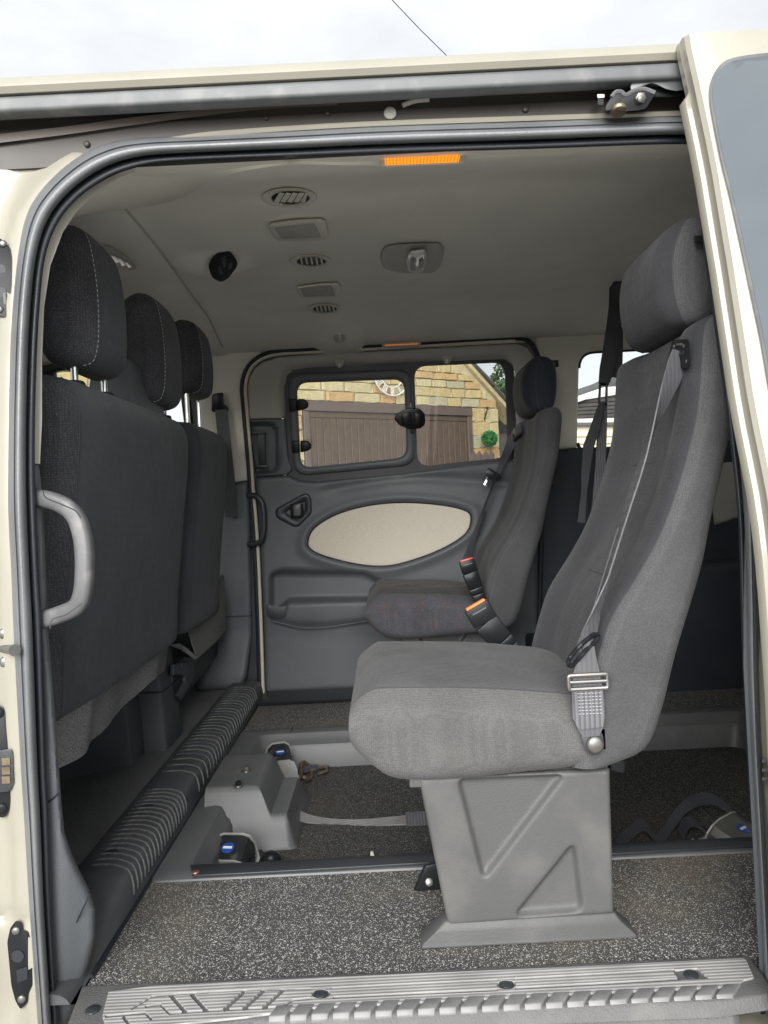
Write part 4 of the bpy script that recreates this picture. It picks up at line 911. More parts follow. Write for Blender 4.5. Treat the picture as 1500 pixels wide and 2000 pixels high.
# ------------------------------------------------------------------ the two single seats of the rear row (same model, handed)
def obj2(name, bm, mats, parent, smooth=45):
    """like obj(), but with several materials by face index"""
    o = obj(name, bm, mats[0], parent, smooth)
    for m in mats[1:]: o.data.materials.append(m)
    return o
def section(Fp, Rp, t0, t1, rc, T, dip=0, dipw=(.07, .12), crown=0, nf=16):
    """ring across a cushion: front straight, corner, side, corner, rear straight, corner, side, corner"""
    Fp, Rp = np.array(Fp), np.array(Rp); d = np.linalg.norm(Rp - Fp); e = (Rp - Fp) / (d + 1e-9); rc = min(rc, d * .48, (t1 - t0) * .48)
    P = []; kinds = []
    for q in np.linspace(0, 1, nf):
        t = t0 + rc + (t1 - t0 - 2 * rc) * q; ed = min(t - t0, t1 - t)
        s = dip * sst(dipw[0], dipw[1], ed) - crown * (1 - (2 * (t - (t0 + t1) / 2) / (t1 - t0)) ** 4)
        P.append((t, s))
    for j in (1, 2, 3): a = R(90 * j / 4); P.append((t1 - rc + rc * math.sin(a), rc - rc * math.cos(a)))
    for q in np.linspace(0, 1, 4): P.append((t1, rc + (d - 2 * rc) * q))
    for j in (1, 2, 3): a = R(90 * j / 4); P.append((t1 - rc + rc * math.cos(a), d - rc + rc * math.sin(a)))
    for q in np.linspace(0, 1, 8): P.append((t1 - rc - (t1 - t0 - 2 * rc) * q, d))
    for j in (1, 2, 3): a = R(90 * j / 4); P.append((t0 + rc - rc * math.sin(a), d - rc + rc * math.cos(a)))
    for q in np.linspace(0, 1, 4): P.append((t0, d - rc - (d - 2 * rc) * q))
    for j in (1, 2, 3): a = R(90 * j / 4); P.append((t0 + rc - rc * math.cos(a), rc - rc * math.sin(a)))
    return [T(Vector((Fp[0] + e[0] * s, t, Fp[1] + e[1] * s))) for t, s in P]
NF = 16
def resample(st, n=3):
    A = crom([(*f, *r) for f, r in st], n); return [((a[0], a[1]), (a[2], a[3])) for a in A]
def cloth_body(name, st, T, t0, t1, rc, mats, parent, dip=0, crown=0, shrink=None, n=4, dipw=(.07, .12), split=2):
    S = resample(st, n); rings = []
    for i, (f, r) in enumerate(S):
        k = shrink(i / (len(S) - 1)) if shrink else 0
        rings.append(section(f, r, t0 + k, t1 - k, rc, T, dip, dipw, crown))
    bm = loft_bm(rings); nr = len(rings[0])
    bm.faces.ensure_lookup_table()
    for a in range(len(rings) - 1):
        for j in range(nr):
            if NF + split - (split == 0) <= j < NF + 9 or nr - 9 <= j < nr - split: bm.faces[a * nr + j].material_index = 1
    o = obj2(name, bm, mats, parent, 60)
    return o, rings
def seam(name, pts, m, parent, r=.0012): return obj(name, tube_bm(pts, r, 5), m, parent)
def stitches(name, pts, m, parent, L=.0055, gap=.003, r=.0008):
    """dashed line of thread along a path"""
    P = [Vector(p) for p in pts]; bm = bmesh.new(); acc = 0; s = 0
    cum = [0]
    for a, b in zip(P, P[1:]): cum.append(cum[-1] + (b - a).length)
    def at(d):
        for i in range(len(P) - 1):
            if d <= cum[i + 1]: return P[i].lerp(P[i + 1], (d - cum[i]) / max(1e-9, cum[i + 1] - cum[i]))
        return P[-1]
    d = 0
    while d + L < cum[-1]:
        tube_bm([at(d), at(d + L * .5), at(d + L)], [r * .6, r, r * .6], 5, bm); d += L + gap
    return obj(name, bm, m, parent)

BACK = [((.262, -.424), (.330, -.424)), ((.276, -.36), (.386, -.405)), ((.287, -.317), (.415, -.345)), ((.303, -.265), (.440, -.26)), ((.328, -.20), (.468, -.18)), ((.372, -.135), (.488, -.12)), ((.409, -.075), (.503, -.058)),
        ((.440, -.003), (.524, .02)), ((.458, .05), (.538, .07)), ((.473, .105), (.551, .12)), ((.482, .175), (.562, .185)), ((.487, .225), (.567, .23)), ((.495, .248), (.562, .250)), ((.515, .258), (.548, .259))]
HEAD = [((.512, .258), (.540, .258)), ((.492, .268), (.556, .266)), ((.478, .295), (.570, .290)), ((.472, .335), (.578, .332)), ((.475, .378), (.580, .372)), ((.488, .412), (.574, .405)), ((.505, .430), (.560, .424)), ((.522, .438), (.545, .434))]
CUSH = [(-.070, -.330, -.362), (-.066, -.318, -.378), (-.054, -.309, -.393), (-.034, -.304, -.412), (-.006, -.304, -.430), (.04, -.306, -.436), (.10, -.309, -.436), (.18, -.316, -.432), (.26, -.326, -.428), (.318, -.334, -.424)]
def rear_seat(mir, label, group, mats, y_of):
    T = (lambda p: Vector((p.x, 3.96 - p.y, p.z))) if mir else (lambda p: Vector(p))
    root = thing('single_seat', label, 'seat', T(Vector((.18, 1.32, -.70))), group)
    br, rg = cloth_body('backrest', BACK, T, 1.16, 1.60, .034, mats['back'], root, dip=.016)
    for j, q in ((NF + 2, 0), (len(rg[0]) - 2, 0)):
        seam('seam', [r[j] for r in rg[6:-1]], M['seam'], br, .0008)
    for k in (31, 19):
        seam('crease', [rg[k][j] for j in range(5, 11)], M['seam'], br, .0008)
    hr, hg = cloth_body('headrest', HEAD, T, 1.235, 1.515, .05, mats['head'], root, dip=.0, crown=.006, shrink=lambda q: .03 * (abs(q - .5) * 2) ** 4)
    seam('seam', [r[-2] for r in hg[1:-1]], M['seam'], hr, .0011); seam('seam', [r[NF + 2] for r in hg[1:-1]], M['seam'], hr, .0011)
    if not mir:
        obj('headrest_clip', slab_bm([(1353, 460), (1375, 459), (1375, 474), (1356, 476)], lambda u, v, o=0: W(u, v, 1.228 - o), -.004, .012, .003), M['gloss'], hr)
    # seat cushion: rings along x
    A = crom(CUSH, 4); rings = []
    for x, zt, zb in A:
        rings.append(section((x, zt), (x, zb), 1.16, 1.60, .030, T, 0, crown=.028 * sst(-.072, -.02, x)))
    for i, (x, zt, zb) in enumerate(A):          # puckers below the seams
        pk = .0016 * (math.sin(x * 83 + 1.3) + math.sin(x * 47) + .7 * math.sin(x * 131 + .5))
        for j in range(len(rings[i])):
            side = -1 if j >= len(rings[i]) - 8 else (1 if NF <= j < NF + 8 else 0)
            if side and 2 < i < len(A) - 3: rings[i][j] = rings[i][j] + (T(Vector((0, side * pk, 0))) - T(Vector((0, 0, 0))))
            elif not side and j < NF and i > 3: rings[i][j] = rings[i][j] + Vector((0, 0, .0022 * math.sin(x * 31 + j * .9) * math.sin(j * .45)))
    bm = loft_bm(rings); nr = len(rings[0]); bm.faces.ensure_lookup_table()
    for a in range(len(rings) - 1):
        for j in range(nr):
            if j >= NF - 1: bm.faces[a * nr + j].material_index = 1
    cu = obj2('seat_cushion', bm, mats['cush'], root, 60)
    seam('seam', [r[0] for r in rings[4:-2]], M['seam'], cu, .0009)
    seam('seam', [r[NF - 1] for r in rings[4:-2]], M['seam'], cu, .0009)
    # moulded pedestal with pressed triangles
    xz = lambda u, v: tuple(W(u, v, 1.195)[i] for i in (0, 2))
    out = [xz(*p) for p in ((817, 1515), (1188, 1498), (1196, 1778), (874, 1802))]
    t1 = rpoly([xz(*p) for p in ((894, 1518), (1098, 1510), (943, 1712))], [.012, .012, .016], 6)
    t2 = rpoly([xz(*p) for p in ((1118, 1640), (1134, 1772), (1003, 1782))], [.016, .014, .014], 6)
    def ph(V): return -.011 * np.maximum(ns(.0045, -.0055, sdf(t1, V)), ns(.0045, -.0055, sdf(t2, V)))
    pe = obj('pedestal', hull_bm([T(Vector((x, 1.200, z))) for x, z in out], [T(Vector((x, 1.452, z))) for x, z in out]), mats['ped'], root, 20)
    for y, sg in ((1.1945, 1), (1.4575, -1)):
        sheet('pedestal_side', out, (lambda x, z, o=0, y=y, sg=sg: T(Vector((x, y - sg * o, z)))), mats['ped'], pe, step=.0045, h=lambda V: ph(V) + .0115, rnd=(.007, .006), thick=.0, lines=[(t1, (-.006, -.003, 0, .003, .006)), (t2, (-.006, -.003, 0, .003, .006))], smooth=60)
    f0 = [xz(*p) for p in ((818, 1856), (1246, 1834), (1203, 1777), (866, 1801))]
    xa, xb = W(822, 1855, 1.188).x, W(1243, 1835, 1.188).x
    fb = [Vector((xa, 1.180, -.699)), Vector((xb, 1.180, -.699)), Vector((xb, 1.225, -.699)), Vector((xa, 1.225, -.699))]
    f1 = [Vector((xa + .002, 1.181, -.6925)), Vector((xb - .002, 1.181, -.6925)), Vector((xb - .002, 1.224, -.6925)), Vector((xa + .002, 1.224, -.6925))]
    f2 = [Vector((xa + .026, 1.1805, -.671)), Vector((xb - .024, 1.1805, -.671)), Vector((xb - .024, 1.222, -.671)), Vector((xa + .026, 1.222, -.671))]
    f3 = [Vector((xa + .040, 1.185, -.659)), Vector((xb - .032, 1.185, -.659)), Vector((xb - .032, 1.218, -.659)), Vector((xa + .040, 1.218, -.659))]
    b = loft_bm([[T(p) for p in q] for q in (fb, f1, f2, f3)]); bmesh.ops.recalc_face_normals(b, faces=b.faces)
    bmesh.ops.bevel(b, geom=list(b.edges), offset=.004, segments=2, affect='EDGES', profile=.5, clamp_overlap=True)
    obj('pedestal_foot', b, mats['ped'], pe)
    obj('cushion_block', hull_bm([T(Vector((x, 1.185, z))) for x, z in ((.018, -.448), (.066, -.448), (.066, -.428), (.018, -.426))], [T(Vector((x, 1.455, z))) for x, z in ((.018, -.448), (.066, -.448), (.066, -.428), (.018, -.426))], .002), mats['ped'], pe)
    for dx in (.305, .345):
        obj('seat_clip', hull_bm([T(Vector((dx + a, 1.19, z))) for a, z in ((-.012, -.424), (.012, -.424), (.008, -.445), (-.012, -.438))], [T(Vector((dx + a, 1.24, z))) for a, z in ((-.012, -.424), (.012, -.424), (.008, -.445), (-.012, -.438))], .002), M['gloss'], root)
    return root, T
seat1, _ = rear_seat(False, 'large grey cloth single seat nearest the open door, on a pale grey moulded pedestal', 'single seats of the rear row',
    dict(back=(M['seat_gr2'], M['seat_gr']), head=(M['seat_gr2'], M['seat_gr']), cush=(M['cush_top'], M['cush_gr']), ped=M['ped']), None)
seat2, T2 = rear_seat(True, 'dark single seat against the far door, its cushion side patterned in blue and red', 'single seats of the rear row',
    dict(back=(M['seat_far'], M['seat_far']), head=(M['head_far'], M['head_far']), cush=(M['seat_blk'], M['seat_pat']), ped=M['tray']), None)
I_ = lambda p: Vector(p)
# belt of the near seat
def belt(parent, T, near):
    P0, P1 = onx(1326, 704, .474), W(1141, 1268, 1.149)
    pts = [P0 + Vector((.012, .004, .012))]; wid = [Vector((.046, .022, -.01))]
    A = Vector((.034, .012, -.010)); B = Vector((.006, .044, .006)); C = Vector((.034, .006, .012))
    for i in range(13):
        q = i / 12; p = P0.lerp(P1, q); p.x -= .006 * math.sin(math.pi * q)
        w = A.lerp(B, sst(0, .42, q) ** .8).lerp(C, sst(.72, 1, q))
        pts.append(p); wid.append(w)
    o = obj('shoulder_belt', ribbon_bm([T(p) for p in pts], [T(w) - T(Vector((0, 0, 0))) for w in wid], .0022), M['web'] if near else M['web_dk'], parent)
    o2 = obj('shoulder_belt', ribbon_bm([T(p + Vector((.004, .006, 0))) for p in pts[8:]], [(T(Vector((w.y * .3 + w.x * .6, w.x * .5 + w.y * .2, w.z))) - T(Vector((0, 0, 0)))) for w in wid[8:]], .0020), M['web'] if near else M['web_dk'], parent)
    gpx = rpoly([(1313, 664), (1345, 662), (1349, 712), (1340, 720), (1304, 712), (1303, 702)], 5, 3)
    GX = lambda u, v, o=0: T(onx(u, v, .4795 - o))
    g = obj('belt_guide', slab_bm(gpx, GX, -.012, .004, .003), M['gloss'], parent)
    obj('guide_slot', slab_bm([(1311, 688), (1337, 686), (1337, 694), (1311, 696)], GX, .003, .0055, .0005), M['rubber_in'], g)
    for u, v in ((1317, 677), (1336, 676), (1309, 704), (1341, 706)):
        obj('screw', disc_bm(GX(u, v, .0035), (-1, 0, 0), .003, .0015, 8), M['boltgrey'], g)
    return o
belt(seat1, I_, True); belt(seat2, T2, False)
obj('guide_print', slab_bm([(1320, 671), (1333, 670), (1333, 674), (1320, 675)], lambda u, v, o=0: onx(u, v, .4795 - o), .004, .0045), M['handle'], seat1)
SW = lambda u, v, o=0: W(u, v, 1.150 - o)
def wide(px, y=1.150):
    """ribbon drawn by its left and right edges"""
    return [W((a + c) / 2, (b + d) / 2, y) for a, b, c, d in px], [W(c, d, y) - W(a, b, y) for a, b, c, d in px]
p, w = wide([(1136, 1262, 1158, 1248), (1128, 1285, 1163, 1278), (1119, 1316, 1170, 1310), (1116, 1345, 1176, 1340), (1118, 1380, 1180, 1376), (1118, 1402, 1181, 1398), (1128, 1424, 1178, 1418), (1139, 1440, 1171, 1436)])
lb = obj('lap_belt', ribbon_bm(p, w, .003), M['web'], seat1)
obj('stitched_patch', ribbon_bm(*wide([(1117, 1350, 1177, 1345), (1118, 1402, 1181, 1398), (1130, 1425, 1177, 1419)], 1.147), .0035), M['web_dk2'] if 'web_dk2' in M else M.setdefault('web_dk2', ribbed('dark_webbing_end', (.13, .13, .14), (.07, .07, .08), .0075, 'X', rough=.6)), lb)
for k in range(7):
    v = 1353 + k * 6.6
    stitches('stitching', [W(1128 + k * .4, v + 2.3, 1.1438), W(1175 + k * .5, v, 1.1438)], M['thread'], lb, .0038, .0014, .0006)
fr = rpoly([(1110, 1320), (1186, 1316), (1187, 1343), (1112, 1347)], 4, 3)
obj('slide_buckle', tube_bm([SW(u, v, .004) for u, v in fr + fr[:2]], .0034, 8), M['boltgrey'], lb)
obj('buckle_bar', tube_bm([SW(1113, 1333, .005), SW(1185, 1329.5, .005)], .0028, 8), M['boltgrey'], lb)
rg_ = crom([(1110, 1297), (1113, 1286), (1132, 1262), (1155, 1242), (1166, 1240), (1168, 1247), (1150, 1264), (1130, 1286), (1118, 1300)], 4, True)
obj('belt_ring', tube_bm([SW(u, v, .003 + .004 * math.sin(i)) for i, (u, v) in enumerate(rg_ + rg_[:1])], .0036, 8), M['gloss'], lb)
an = obj('anchor_plate', slab_bm(rpoly([(1133, 1435), (1177, 1430), (1180, 1455), (1172, 1472), (1152, 1475), (1142, 1462)], 8, 4), lambda u, v, o=0: W(u, v, 1.156 - o), -.004, .005, .002), M['darker'], seat1)
obj('anchor_bolt', disc_bm(W(1162, 1454, 1.151), (0, -1, 0), .0135, .006, 20, .004), M['boltgrey'], an)
# buckle stalks
def buckle(root, y, pts, hw, btn, m_btn, labelled):
    """stalk drawn along its middle line: flexible sleeve with ribs, then the head with its button"""
    A = [W(u, v, y) for u, v in pts]; bm = None
    d0 = (A[1] - A[0]).normalized(); s0 = d0.cross(Vector((0, 1, 0))).normalized()
    k = y / F
    def blk(a, b, wa, wb, th, r):
        pa, pb = A[0].lerp(A[-1], 0), None
        return None
    def seg(p, q, wp, wq, th, r):
        d = (q - p).normalized(); s = d.cross(Vector((0, 1, 0))).normalized()
        yv = Vector((0, th / 2, 0))
        return hull_bm([p - s * wp - yv, p + s * wp - yv, p + s * wp + yv, p - s * wp + yv], [q - s * wq - yv, q + s * wq - yv, q + s * wq + yv, q - s * wq + yv], r, 2)
    h = obj('buckle_head', seg(A[0], A[1], hw * k, hw * k * 1.02, .024, .003), M['gloss'], root)
    obj('release_button', seg(A[0] - d0 * .004, A[0] + d0 * .003, hw * k * .82, hw * k * .82, .017, .001), m_btn, h)
    obj('buckle_print', seg(A[0].lerp(A[1], .28) + Vector((0, -.0122, 0)), A[0].lerp(A[1], .34) + Vector((0, -.0122, 0)), hw * k * .6, hw * k * .6, .0006, 0), M['handle'], h)
    obj('buckle_sleeve', seg(A[1], A[2], hw * k * 1.04, hw * k * .95, .021, .004), M['gloss'], root)
    for i in range(2, len(A) - 1):
        obj('sleeve_rib', seg(A[i], A[i + 1], hw * k * (.98 - .1 * (i - 2)), hw * k * (.80 - .1 * (i - 2)), .019 - .002 * i + (.004 if i % 2 == 0 else 0), .004), M['gloss'], root)
buckle(seat1, 1.625, [(929, 1182), (948, 1215), (980, 1252), (993, 1266), (1009, 1283), (1030, 1300)], 25, None, M['orange'], 0)
buckle(seat2, 2.33, [(911, 1094), (918, 1118), (929, 1148), (934, 1160), (940, 1176), (950, 1196)], 15, None, M['red'], 0)
# tongue parked on the far seat's belt
tg = obj('belt_tongue', slab_bm(rpoly([(947, 919), (956, 913), (980, 930), (978, 937), (971, 940), (949, 928)], 3, 2), lambda u, v, o=0: W(u, v, 2.74 - o), .0, .03, .004), M['gloss'], seat2)
obj('tongue_blade', slab_bm(rpoly([(952, 930), (962, 936), (955, 950), (950, 952), (944, 947)], 2, 2), lambda u, v, o=0: W(u, v, 2.73 - o), .004, .008, .001), M['chrome'], tg)
obj('blade_hole', slab_bm([(949, 943), (954, 945), (952, 949), (948, 947)], lambda u, v, o=0: W(u, v, 2.73 - o), .008, .0092), M['rubber_in'], tg)

# ------------------------------------------------------------------ front seats seen from behind
FB = [(-.345, -.578), (-.33, -.566), (-.24, -.558), (-.10, -.541), (.02, -.524), (.10, -.513), (.16, -.508), (.195, -.510), (.222, -.522), (.238, -.545), (.244, -.575)]
def front_back(root, y0, y1, mats, dx=0, top=0):
    A = crom(FB, 4); rings = []
    for i, (z, xr) in enumerate(A):
        q = i / (len(A) - 1); k = .10 * sst(.80, 1.0, q) ** 2
        d = .145 - .06 * sst(.82, 1.0, q); zz = z + top * sst(-.34, .2, z)
        # rear straight comes first so that the cloth split falls on the rear corners
        rings.append(section((xr + dx, zz), (xr + dx - d, zz), y0 + k, y1 - k, .042, I_, 0, crown=.012))
    bm = loft_bm(rings); nr = len(rings[0]); bm.faces.ensure_lookup_table()
    for a in range(len(rings) - 1):
        for j in range(nr):
            if j >= NF - 1: bm.faces[a * nr + j].material_index = 1
    o = obj2('backrest', bm, mats, root, 60)
    seam('seam', [r[0] for r in rings[1:-4]], M['seam'], o, .0013); seam('seam', [r[NF - 1] for r in rings[1:-4]], M['seam'], o, .0013)
    return o
HF = [((-.545, .272), (-.575, .272)), ((-.528, .280), (-.596, .284)), ((-.516, .305), (-.606, .312)), ((-.511, .36), (-.608, .365)), ((-.512, .43), (-.604, .435)), ((-.520, .49), (-.598, .49)), ((-.533, .520), (-.588, .520)), ((-.550, .534), (-.572, .534))]
def front_head(root, yc, dz, w=.235, dx=0, hs=1.0, stitch=True):
    z0 = HF[0][0][1]
    st = [((a + dx, z0 + (b - z0) * hs + dz), (c + dx, z0 + (d - z0) * hs + dz)) for (a, b), (c, d) in HF]
    o, rg = cloth_body('headrest', st, I_, yc - w / 2, yc + w / 2, .036, (M['seat_dk'], M['seat_mesh']), root, crown=.012, shrink=lambda q: .045 * sst(.6, 1, q) ** 2 + .02 * sst(.25, 0, q), split=0)
    stitches('stitching', [r[0] + Vector((.0012, -.0012, 0)) for r in rg[1:-3]], M['thread'], o, .006, .0032, .00085)
    for s in (-.075, .075):
        x = -.552 + dx
        obj('headrest_post', tube_bm([Vector((x, yc + s, .225)), Vector((x, yc + s, z0 + dz + .02))], .0065, 12), M['chrome'], root)
        obj('post_collar', disc_bm((x, yc + s, .232), (0, 0, 1), .018, .014, 16, .004), M['darker'], root)
    return o
DB = thing('double_front_seat', 'wide dark two-person front seat seen from behind, nearest the open door', 'seat', (-.7, 1.65, -.66))
front_back(DB, 1.252, 2.055, (M['seat_dk'], M['seat_mesh']))
front_head(DB, 1.482, .0, .228)
front_head(DB, 1.905, -.012, .228)
sh = obj('headrest_shroud', hull_bm([Vector(p) for p in ((-.66, 1.715, .215), (-.530, 1.715, .200), (-.524, 1.945, .200), (-.66, 1.945, .215))], [Vector(p) for p in ((-.645, 1.735, .345), (-.552, 1.735, .352), (-.552, 1.90, .352), (-.645, 1.90, .345))], .018, 4), M['dark'], DB)
FX_ = lambda x: (lambda u, v, off=0: onx(u, v, x) + Vector((off, 0, 0)))
def flap(root, px, x, wob=.01, m='felt'):
    def h(V): return wob * np.sin(V[:, 0] * .045 + 1) + wob * .6 * np.sin(V[:, 0] * .11 + V[:, 1] * .02)
    return sheet('felt_flap', px, FX_(x), M[m], root, step=9, h=h, thick=.004, smooth=70)
flap(DB, [(60, 1395), (115, 1372), (225, 1310), (338, 1232), (334, 1262), (325, 1308), (318, 1314), (298, 1320), (280, 1335), (262, 1362), (240, 1392), (200, 1432), (160, 1464), (115, 1504), (60, 1540)], -.581)
obj('seat_box', hull_bm([Vector(p) for p in ((-.98, 2.02, -.70), (-.695, 2.02, -.70), (-.695, 2.135, -.70), (-.98, 2.135, -.70))], [Vector(p) for p in ((-.98, 2.02, -.33), (-.715, 2.02, -.33), (-.715, 2.135, -.33), (-.98, 2.135, -.33))], .008), M['dark'], DB)
obj('seat_box', box_bm((-1.05, 1.25, -.70), (-.76, 1.6, -.33), .01), M['darker'], DB)
obj('cushion', box_bm((-1.12, 1.26, -.36), (-.60, 2.04, -.20), .04, 3), M['seat_dk'], DB)
DS = thing('driver_seat', 'dark driver seat at the far side, a folded grey felt flap below its back', 'seat', (-.7, 2.33, -.66))
front_back(DS, 2.11, 2.57, (M['seat_dk'], M['seat_dk']), -.004, .01)
front_head(DS, 2.345, .072, .215, -.012, .84)
flap(DS, [(357, 1160), (395, 1150), (434, 1122), (441, 1228), (420, 1252), (400, 1272), (388, 1286), (383, 1268), (372, 1234)], -.572, .004)
obj('felt_fold', loft_bm([[onx(u, v, x) for u, v, x in q] for q in ([(333, 1259, -.60), (337, 1263, -.60)], [(350, 1256, -.60), (352, 1268, -.60)], [(368, 1268, -.585), (364, 1276, -.585)], [(386, 1284, -.572), (382, 1289, -.572)])], cap=False, closed=False), M['felt'], DS)
obj('seat_box', hull_bm([Vector(p) for p in ((-.78, 2.12, -.70), (-.632, 2.12, -.70), (-.632, 2.30, -.70), (-.78, 2.30, -.70))], [Vector(p) for p in ((-.78, 2.135, -.32), (-.655, 2.135, -.32), (-.655, 2.27, -.32), (-.78, 2.27, -.32))], .012, 3), M['dark'], DS)
obj('box_joint', tube_bm([Vector((-.70, 2.1225, -.50)), Vector((-.645, 2.1225, -.50)), Vector((-.638, 2.13, -.50)), Vector((-.637, 2.28, -.50))], .0015, 5), M['rubber_in'], DS)
obj('side_valance', slab_bm([(338, 1300), (360, 1282), (388, 1286), (437, 1234), (447, 1233), (449, 1248), (352, 1376), (345, 1372), (338, 1340)], FX_(-.64), -.02, .0, .005), M['darker'], DS)
obj('latch_cover', slab_bm([(337, 1297), (350, 1296), (350, 1304), (354, 1304), (354, 1295), (374, 1294), (377, 1300), (379, 1318), (372, 1334), (352, 1368), (345, 1360), (352, 1346), (360, 1331), (360, 1322), (354, 1319), (337, 1319)], FX_(-.632), -.008, .004, .003), M['dark'], DS)
obj('cushion', box_bm((-1.12, 2.12, -.36), (-.62, 2.56, -.20), .04, 3), M['seat_dk'], DS)
# ------------------------------------------------------------------ wheelchair tie-downs and straps lying in the well
M['dull'] = mat('dull_steel_cover', (.20, .20, .185), .35, metal=.6, var=.2)
M['plate'] = mat('highlight_pale_plate', (.42, .42, .41), .35, metal=.3, var=.2, vscale=30)  # side plates' pale colour has the steel's highlight painted in
def retractor(loc, size, rot, label, tilt=0, cm=None):
    """webbing reel: black curved cover between bright side plates, with a blue badge"""
    L, Wd, H = size
    root = thing('tie_down_reel', label, 'tie-down reel', loc, 'wheelchair tie-down reels')
    Rm = Matrix.Rotation(rot, 4, 'Z') @ Matrix.Rotation(tilt, 4, 'X')
    P = lambda x, y, z: Vector(loc) + Rm @ Vector((x, y, z))
    prof = [(-.5, .02), (-.5, .55), (-.40, .86), (-.22, 1.0), (.24, 1.0), (.40, .90), (.5, .62), (.5, .02)]
    obj('cover', loft_bm([[P(a * L * s, y, b * H * s2) for a, b in prof] for y, s, s2 in ((-Wd * .46, .93, .93), (-Wd * .43, 1, 1), (Wd * .43, 1, 1), (Wd * .46, .93, .93))]), cm or M['cov'], root, 30)
    for y in (-Wd * .5, Wd * .5 - .004):
        obj('side_plate', loft_bm([[P(a * L * 1.10, yy, b * H * 1.04 - .001) for a, b in prof] for yy in (y, y + .004)]), M['plate'], root, 30)
    obj('base_plate', loft_bm([[P(a * L * .6, b * Wd * .62, z) for a, b in ((-1, -1), (1, -1), (1, 1), (-1, 1))] for z in (-.002, .004)]), M['steel'], root)
    bd = obj('badge', loft_bm([[P(x * .014 * k, y * .014 * k - .002, H * 1.0 + z) for x, y in ell(0, 0, 1, 1, 20)] for k, z in ((1, -.001), (1, .0012), (.9, .0018))]), M['blue'], root)
    obj('badge_mark', loft_bm([[P(x * .010, y * .003 - .002, H * 1.0 + z) for x, y in ((-1, -1), (1, -1), (1, 1), (-1, 1))] for z in (.0016, .0024)]), M['white'], bd)
    return root
M['cov'] = mat('scuffed_black_cover', (.022, .023, .025), .28, var=.3, dirt=(.28, .27, .25), dscale=26, damt=.5, dlo=.56, dhi=.7)
retractor(onz(456, 1696, -.785), (.090, .075, .064), R(-8), 'black reel with a blue badge at the near left corner of the floor well', R(24))
retractor(onz(549, 1522, -.785), (.075, .115, .085), R(14), 'black reel with a bright edge, behind the moulded cover at the well far left', R(10))
retractor(onz(1436, 1655, -.785), (.11, .085, .050), R(38), 'steel reel in the dark right end of the floor well', R(20), M['dull'])
hk = thing('tie_down_hook', 'tarnished hook and black loop lying beside the far left reel', 'hook', onz(600, 1520, -.785))
q = crom([(588, 1518), (588, 1502), (596, 1494), (606, 1498), (608, 1510), (600, 1522), (592, 1524)], 5)
obj('hook_ring', tube_bm([onz(u, v, -.772) + Vector((0, 0, .012 * math.sin(i * .25))) for i, (u, v) in enumerate(q)], .0055, 8), M['brass'], hk)
obj('hook_shank', tube_bm([onz(u, v, -.776) for u, v in ((606, 1506), (622, 1500), (640, 1498), (638, 1506), (620, 1512))], .005, 8), M['brass'], hk)
obj('loop', ribbon_bm([onz(u, v, -.772) for u, v in ((562, 1522), (575, 1512), (590, 1506), (606, 1500), (620, 1500))], [Vector((0, .02, .012))] * 5, .003), M['web_dk'], hk)
obj('hook_cap', disc_bm(onz(577, 1522, -.78), (.3, -.6, 1), .013, .012, 12, .004), M['insert'], hk)
kn = thing('floor_stud', 'small dark rounded stud on the well floor beside the near left reel', 'floor stud', onz(530, 1690, -.785))
obj('stud_body', loft_bm([[onz(530, 1690, -.785) + Vector((r * math.cos(t), r * .8 * math.sin(t), z)) for t in [i * math.pi / 8 for i in range(16)]] for r, z in ((.021, 0), (.022, .012), (.018, .024), (.009, .030))]), M['gloss'], kn, 70)
ts = thing('floor_strap', 'grey webbing strap lying across the well from the moulded cover to the pedestal', 'strap', onz(700, 1602, -.785))
c = crom([(560, 1570), (584, 1592), (612, 1601), (660, 1605), (720, 1606), (790, 1602), (840, 1598)], 5)
obj('webbing', ribbon_bm([onz(u, v, -.779 + .012 * max(0, 1 - (u - 560) / 60)) for u, v in c], [Vector((.002, .026 + .012 * math.sin(i * .3), .006))for i in range(len(c))], .003), M['strap'], ts)
obj('stitched_end', ribbon_bm([onz(u, v, -.7765) for u, v in ((792, 1600), (815, 1599), (840, 1597))], [Vector((.0, .046, .010))] * 3, .006), M['web_dk2'], ts)
st2 = thing('loose_strap', 'dark strap looping over itself in the shade right of the pedestal', 'strap', onz(1320, 1640, -.785))
c = crom([(1205, 1652, 0), (1232, 1640, .014), (1254, 1632, .024), (1272, 1638, .014), (1286, 1648, .004), (1310, 1628, .02), (1345, 1605, .04), (1390, 1598, .045), (1430, 1612, .03), (1450, 1625, .01)], 5)
obj('webbing', ribbon_bm([onz(a, b_, -.782) + Vector((0, 0, z)) for a, b_, z in c], [Vector((.004, .030, .016)) for _ in c], .003), M['web_dk'], st2)
c = crom([(1335, 1648, .004), (1332, 1636, .012), (1345, 1628, .026), (1365, 1630, .024), (1378, 1638, .012), (1372, 1650, .004)], 5)
obj('webbing', ribbon_bm([onz(a, b_, -.782) + Vector((0, 0, z)) for a, b_, z in c], [Vector((.004, .040, .004)) for _ in c], .003), M['web_dk'], st2)
obj('strap_pin', tube_bm([onz(1352, 1640, -.77), onz(1360, 1650, -.782)], .004, 8), M['steel'], st2)
bk = thing('floor_bracket', 'bent black guard with a bolt on the floor at the front of the pale pedestal', 'bracket', onz(830, 1736, -.70))
obj('guard', hull_bm([onz(u, v, -.699) for u, v in ((806, 1737), (812, 1742), (870, 1738), (860, 1700))], [onz(822, 1738, -.699) + Vector(p) for p in ((.006, -.002, .045), (.012, -.006, .046), (.06, -.004, .052), (.06, .03, .052))], .003), M['gloss'], bk)
